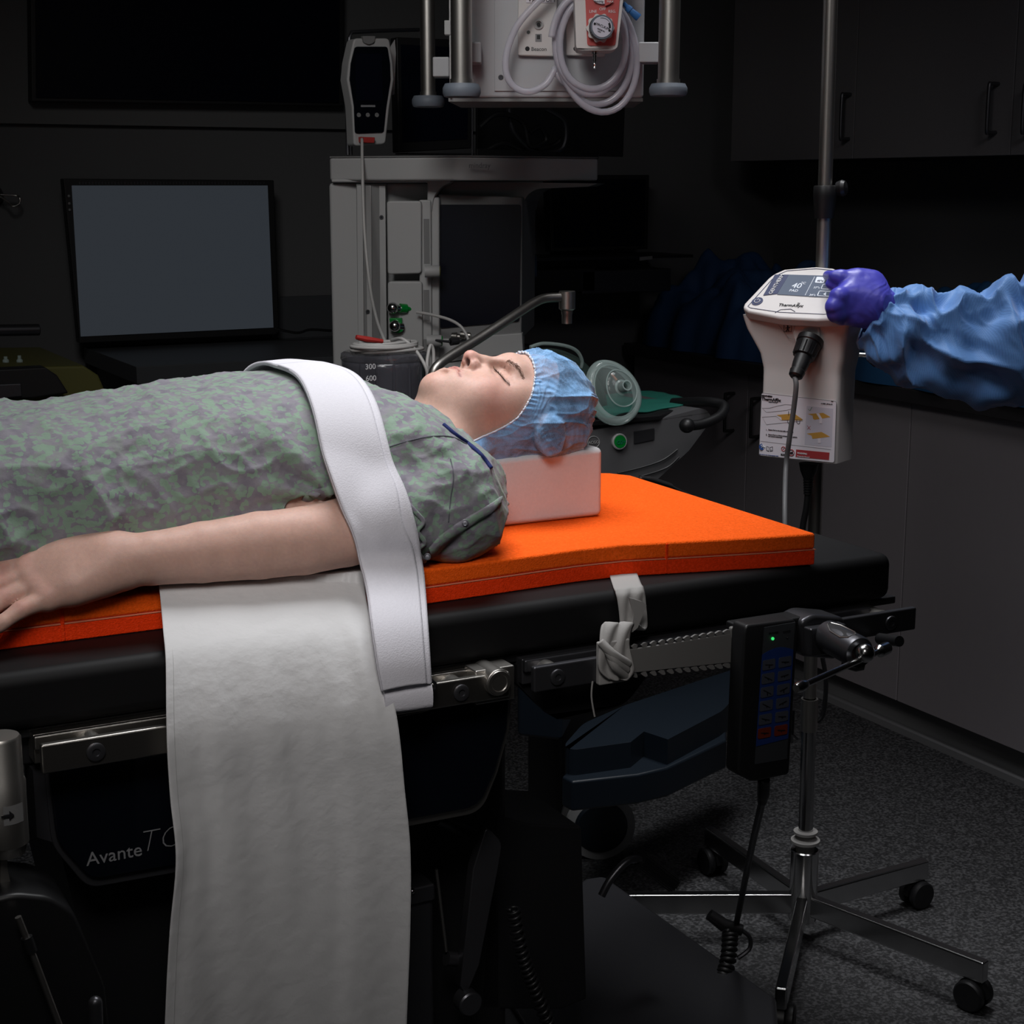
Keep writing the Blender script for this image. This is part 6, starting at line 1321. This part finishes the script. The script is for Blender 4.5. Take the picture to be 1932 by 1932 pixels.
# ================================================================ PENDANT HANDSET ON THE RAIL
hs = thing('hand_control', 'black table handset with blue keypad and green light hanging from the side rail', 'remote control', onY(1440, 1470, 1.635))
HYp = 1.625
mk('case', MB().prism(pp(arc([(1408, 1180), (1502, 1168), (1506, 1200), (1490, 1462), (1420, 1476), (1392, 1462), (1404, 1200)], (0, 1, 3, 4, 5), 8), HYp), (0, .03, 0)), 'dark', hs, bevel=.004, seg=3)
fcx = lambda u, v_: (1442+58*u-(14+(-2)*u)*v_*1.25, 1184-10*u+258*v_)
kf = mk('keypad_field', MB().prism([onY(*fcx(u, v_), HYp-.001) for u, v_ in ((0, 0), (1, 0), (1, 1), (0, 1))], (0, .001, 0)), mat('keypad_slate', (.035, .038, .043), .45), hs)
cur = [(u, .20-.035*math.sin(PI*u)) for u in np.linspace(0, 1, 9)]; mk('blue_field', MB().prism([onY(*fcx(u, v_), HYp-.002) for u, v_ in cur+[(1, .85), (0, .87)]], (0, .001, 0)), 'bluekey', hs)
for r in range(6):
    for c in range(2):
        u0 = .04+.52*c; v0 = .245+.100*r; m_ = 'orangekey' if r == 5 else 'key'; q = arc([fcx(u0, v0), fcx(u0+.40, v0-.002), fcx(u0+.40, v0+.070), fcx(u0, v0+.074)], (0, 1, 2, 3), 3)
        kk = mk('key', MB().prism([onY(x, y, HYp-.0032) for x, y in q], (0, .0014, 0)), m_, hs)
        cx_, cy_ = fcx(u0+.2, v0+.036); ang_ = [(0, 1), (0, 2), (.45, 0), (-.3, 0), (.5, 1), (-.5, 1), (.5, 0), (-.5, 2), (.2, 2), (0, 2), (0, 3), (0, 3)][r*2+c]
        mk('key_symbol', MB().tube([onY(cx_-7, cy_-7*ang_[0], HYp-.0036), onY(cx_+7, cy_+7*ang_[0], HYp-.0036)], .0007, 4).tube([onY(cx_, cy_, HYp-.0036), onY(cx_, cy_+(6 if ang_[1] == 1 else 3), HYp-.0036)], .0008, 4), 'black', kk)
mk('power_light', MB().sphere(onY(1458, 1205, HYp-.002), .0022, 12), 'led', hs); mk('spare_light', MB().sphere(onY(1485, 1203, HYp-.002), .0014, 10), 'darkmetal', hs)
text('POWER', .0045, 'black', onY(1451, 1198, HYp-.0015), (1, 0, 0), (0, 0, 1), hs); text('LOCK', .0045, 'black', onY(1478, 1195, HYp-.0015), (1, 0, 0), (0, 0, 1), hs)
mk('hanger', MB().box2(onY(1398, 1182, 1.64), onY(1502, 1166, 1.675)), 'dark', hs, bevel=.003)
hcd = mk('handset_cord', MB().tube(smooth_path([onY(1441, 1470, 1.64), onY(1440, 1500, 1.66), onY(1434, 1530, 1.70), onY(1418, 1600, 1.85), onY(1402, 1680, 2.0), onY(1386, 1760, 2.15)], 8), [.0085]*9+[.0068]*4+[.0052]*28, 12), 'dark', ang=180); setp(hcd, 'black cord running down from the bottom of the table handset', 'cord')
# ================================================================ RAIL CLAMP WITH T HANDLE
rc = thing('rail_clamp', 'polished steel rail clamp with sliding bar handle at the head end of the rail', 'clamp', onY(1560, 1240, 1.63))
bk = mk('clamp_block', MB().prism(pp(arc([(1513, 1172), (1535, 1160), (1595, 1165), (1600, 1235), (1575, 1245), (1516, 1240)], (0, 1, 2), 10), 1.63), (0, .05, 0)), 'darkmetal', rc, bevel=.006, seg=3)
mk('clamp_plate', MB().prism(pp([(1530, 1187), (1598, 1177), (1600, 1232), (1530, 1240)], 1.615), (0, .02, 0)), 'darkmetal', rc, bevel=.003)
b0_, b1_ = onY(1562, 1200, 1.615), onY(1622, 1232, 1.54); bd_ = (b1_-b0_)
u = bd_.normalized().orthogonal().normalized(); w = bd_.normalized().cross(u)
rows = []
for h, r_ in ((0, .0215), (.008, .0215), (bd_.length-.004, .0215), (bd_.length, .020), (bd_.length, .0120)): rows.append((h, r_))
brl = mk('barrel', MB().lathe(b0_, bd_, rows, 48), 'darkmetal', rc)
wn = (UP*.75-FW*.55-RT*.1).normalized(); wn = (wn-bd_.normalized()*wn.dot(bd_.normalized())).normalized(); ws = bd_.normalized().cross(wn); cm0 = b0_+bd_*.50
def W_(a_, s_): 
    an_ = s_/.0219; return cm0+bd_.normalized()*a_+(wn*math.cos(an_)+ws*math.sin(an_))*.0219
win = [W_(a_, s_) for a_, s_ in ((-.028, -.003), (-.014, -.010), (.016, -.011), (.026, -.006), (.026, .006), (.014, .011), (-.012, .010), (-.028, .003))]
mk('barrel_window', MB().raw(win+[cm0+wn*.0219], [(i, (i+1) % 8, 8) for i in range(8)]), 'black', brl)
mk('window_rim', MB().tube(win, .0010, 6, closed=True), 'steel', brl)
mk('screw_head', MB().sphere(onY(1632, 1232, 1.53), (.0125, .0125, .0125), 24).cyl(b1_, onY(1632, 1232, 1.53), .0085, 20), 'chrome', rc)
hA, hB = onY(1502, 1299, 1.47), onY(1674, 1222, 1.56); mid = onY(1632, 1236, 1.525)
hd_ = (hB-hA).normalized()
mk('bar_handle', MB().tube([hA+hd_*.02, hB-hd_*.015], .0042, 20).lathe(hA, hd_, [(0, 0), (0, .0048), (.004, .0068), (.020, .0068), (.025, .0045)], 24).lathe(hB, -hd_, [(0, 0), (0, .0068), (.002, .0085), (.022, .0085), (.027, .0045)], 24), 'chrome', rc)
mk('lower_knob', MB().lathe(onY(1590, 1240, 1.60), (.6, -.5, -.1), [(0, 0), (0, .014), (.02, .016), (.03, .012), (.03, 0)], 24), 'dark', rc)
mk('end_knob', MB().tube([onY(1660, 1205, 1.65), onY(1697, 1210, 1.60)], [.008, .0075], 16), 'dark', rc)
mk('cord_hook', MB().tube([onY(1497, 1340, 1.66), onY(1495, 1385, 1.66), onY(1504, 1394, 1.67)], .002, 8), 'darkmetal', rc)
# ================================================================ STAFF MEMBER ARM
sp = thing('person', 'staff member reaching in from the right in violet glove and blue gown sleeve', 'person', onD(1900, 640, 2.85))
def D(x, y, d): return tuple(onD(x, y, d+DS))
px_ = 1/ (FPX/2.9)
H = Field(np.array(D(1640, 560, 2.845))-[.16, .16, .13], np.array(D(1640, 560, 2.845))+[.20, .16, .13], .0016)
# back of the hand and fist
H.chain([D(1690, 592, 2.830), D(1660, 580, 2.830), D(1635, 560, 2.825)], [.027, .031, .034], .012)
H.chain([D(1638, 540, 2.825), D(1616, 534, 2.820)], [.030, .026], .014)
H.chain([D(1640, 572, 2.815), D(1606, 560, 2.810)], [.036, .030], .014)
H.chain([D(1636, 590, 2.815), D(1604, 585, 2.810)], [.026, .022], .014)
H.chain([D(1614, 530, 2.820), D(1586, 523, 2.813), D(1574, 521, 2.815), tuple(T(1563, 527)+Hn*.0085)], [.0205, .0125, .0095, .0085], .005)          # index, pressing
H.chain([D(1606, 550, 2.805), D(1582, 560, 2.787), D(1584, 574, 2.805)], [.018, .0150, .0135], .0055)
H.chain([D(1600, 568, 2.803), D(1574, 578, 2.787), D(1580, 590, 2.805)], [.018, .0150, .0130], .0055)
H.chain([D(1602, 584, 2.805), D(1577, 592, 2.793), D(1586, 600, 2.811)], [.017, .0140, .0125], .0055)
H.chain([D(1640, 596, 2.815), D(1612, 600, 2.807), D(1594, 598, 2.813)], [.020, .0125, .0115], .008)       # thumb tucked below
H.chain([D(1598, 538, 2.830), D(1576, 540, 2.825), D(1566, 536, 2.823)], [.012, .0095, .0085], .006)       # thumb tip below the index
HP, HF = H.mesh(); HP = relax(HP, HF, 2, .5); HN = normals_np(HP, HF)
wv = onD(1690, 585, 2.825+DS)-onD(1600, 545, 2.815+DS); wv.normalize(); t_ = (HP-np.array(onD(1600, 545, 2.815+DS)))@np.array(wv)
fo2 = .0014*ridge(np.stack([t_*55+2*vnoise(HP*25, 4), HP[:, 2]*9, HP[:, 1]*9], 1), 2, 3)*np.clip((t_-.01)/.05, 0, 1)+.0005*fbm(HP*70, 2, 8)
HP = HP+HN*fo2[:, None]; mesh_np('gloved_hand', HP, HF, 'glove', sp)
# sleeve
ctr = [(1643, 596, 2.885, .052, .042), (1662, 606, 2.885, .064, .048), (1700, 622, 2.885, .080, .056), (1740, 636, 2.885, .087, .062), (1790, 650, 2.885, .094, .068), (1850, 656, 2.88, .102, .074), (1910, 650, 2.88, .114, .080), (1960, 640, 2.87, .120, .084), (2030, 610, 2.86, .12, .085), (2110, 585, 2.85, .115, .085)]
cpts = smooth_path([onD(a_, b_, c_-.05+DS) for a_, b_, c_, d_, e_ in ctr], 28); m_ = len(cpts)
ra = np.interp(np.arange(m_), np.arange(len(ctr))*28, [c[3] for c in ctr]); rb_ = np.interp(np.arange(m_), np.arange(len(ctr))*28, [c[4] for c in ctr]); nv = 150
rows = []
for i in range(m_):
    T_ = (cpts[min(i+1, m_-1)]-cpts[max(i-1, 0)]).normalized(); up = UP-T_*UP.dot(T_); up.normalize(); wd = T_.cross(up); row = []
    s_ = i/m_
    a = np.linspace(0, 2*PI, nv, endpoint=False); ca_, sa_ = np.cos(a), np.sin(a)
    x_ = s_*9.0
    q = np.stack([x_*1.0+.9*ca_*1.5, ca_*1.7+0*a, sa_*1.7+.35*x_], 1)
    n1_ = vnoise(q*.95, 31); n2_ = vnoise(q*1.9+5, 32); fold = ((1-2.6*np.abs(n1_))*.010+(1-2.4*np.abs(n2_))*.0022)*min(1, s_*5+.25)
    fold += .007*np.sin(x_*3.4+a*1.0+2*vnoise(q, 5))*min(1, s_*4)
    q3 = np.stack([x_*5+ca_*3, ca_*4, sa_*4], 1); fold += .0010*vnoise(q3*.8, 41)
    for k in range(nv): row.append(cpts[i]+up*(ca_[k]*(ra[i]*.92+fold[k]))+wd*(sa_[k]*(rb_[i]*.95+fold[k])))
    rows.append(row)
# knit-free cuff: turn the first ring inwards
c0 = cpts[0]; inner = [[c0+(p-c0)*.86+ (cpts[3]-c0)*1.2 for p in rows[0]], [c0+(p-c0)*.97 for p in rows[0]]]
mk('sleeve', MB().grid(inner+rows, cv=True), 'sleeve', sp, ang=180)
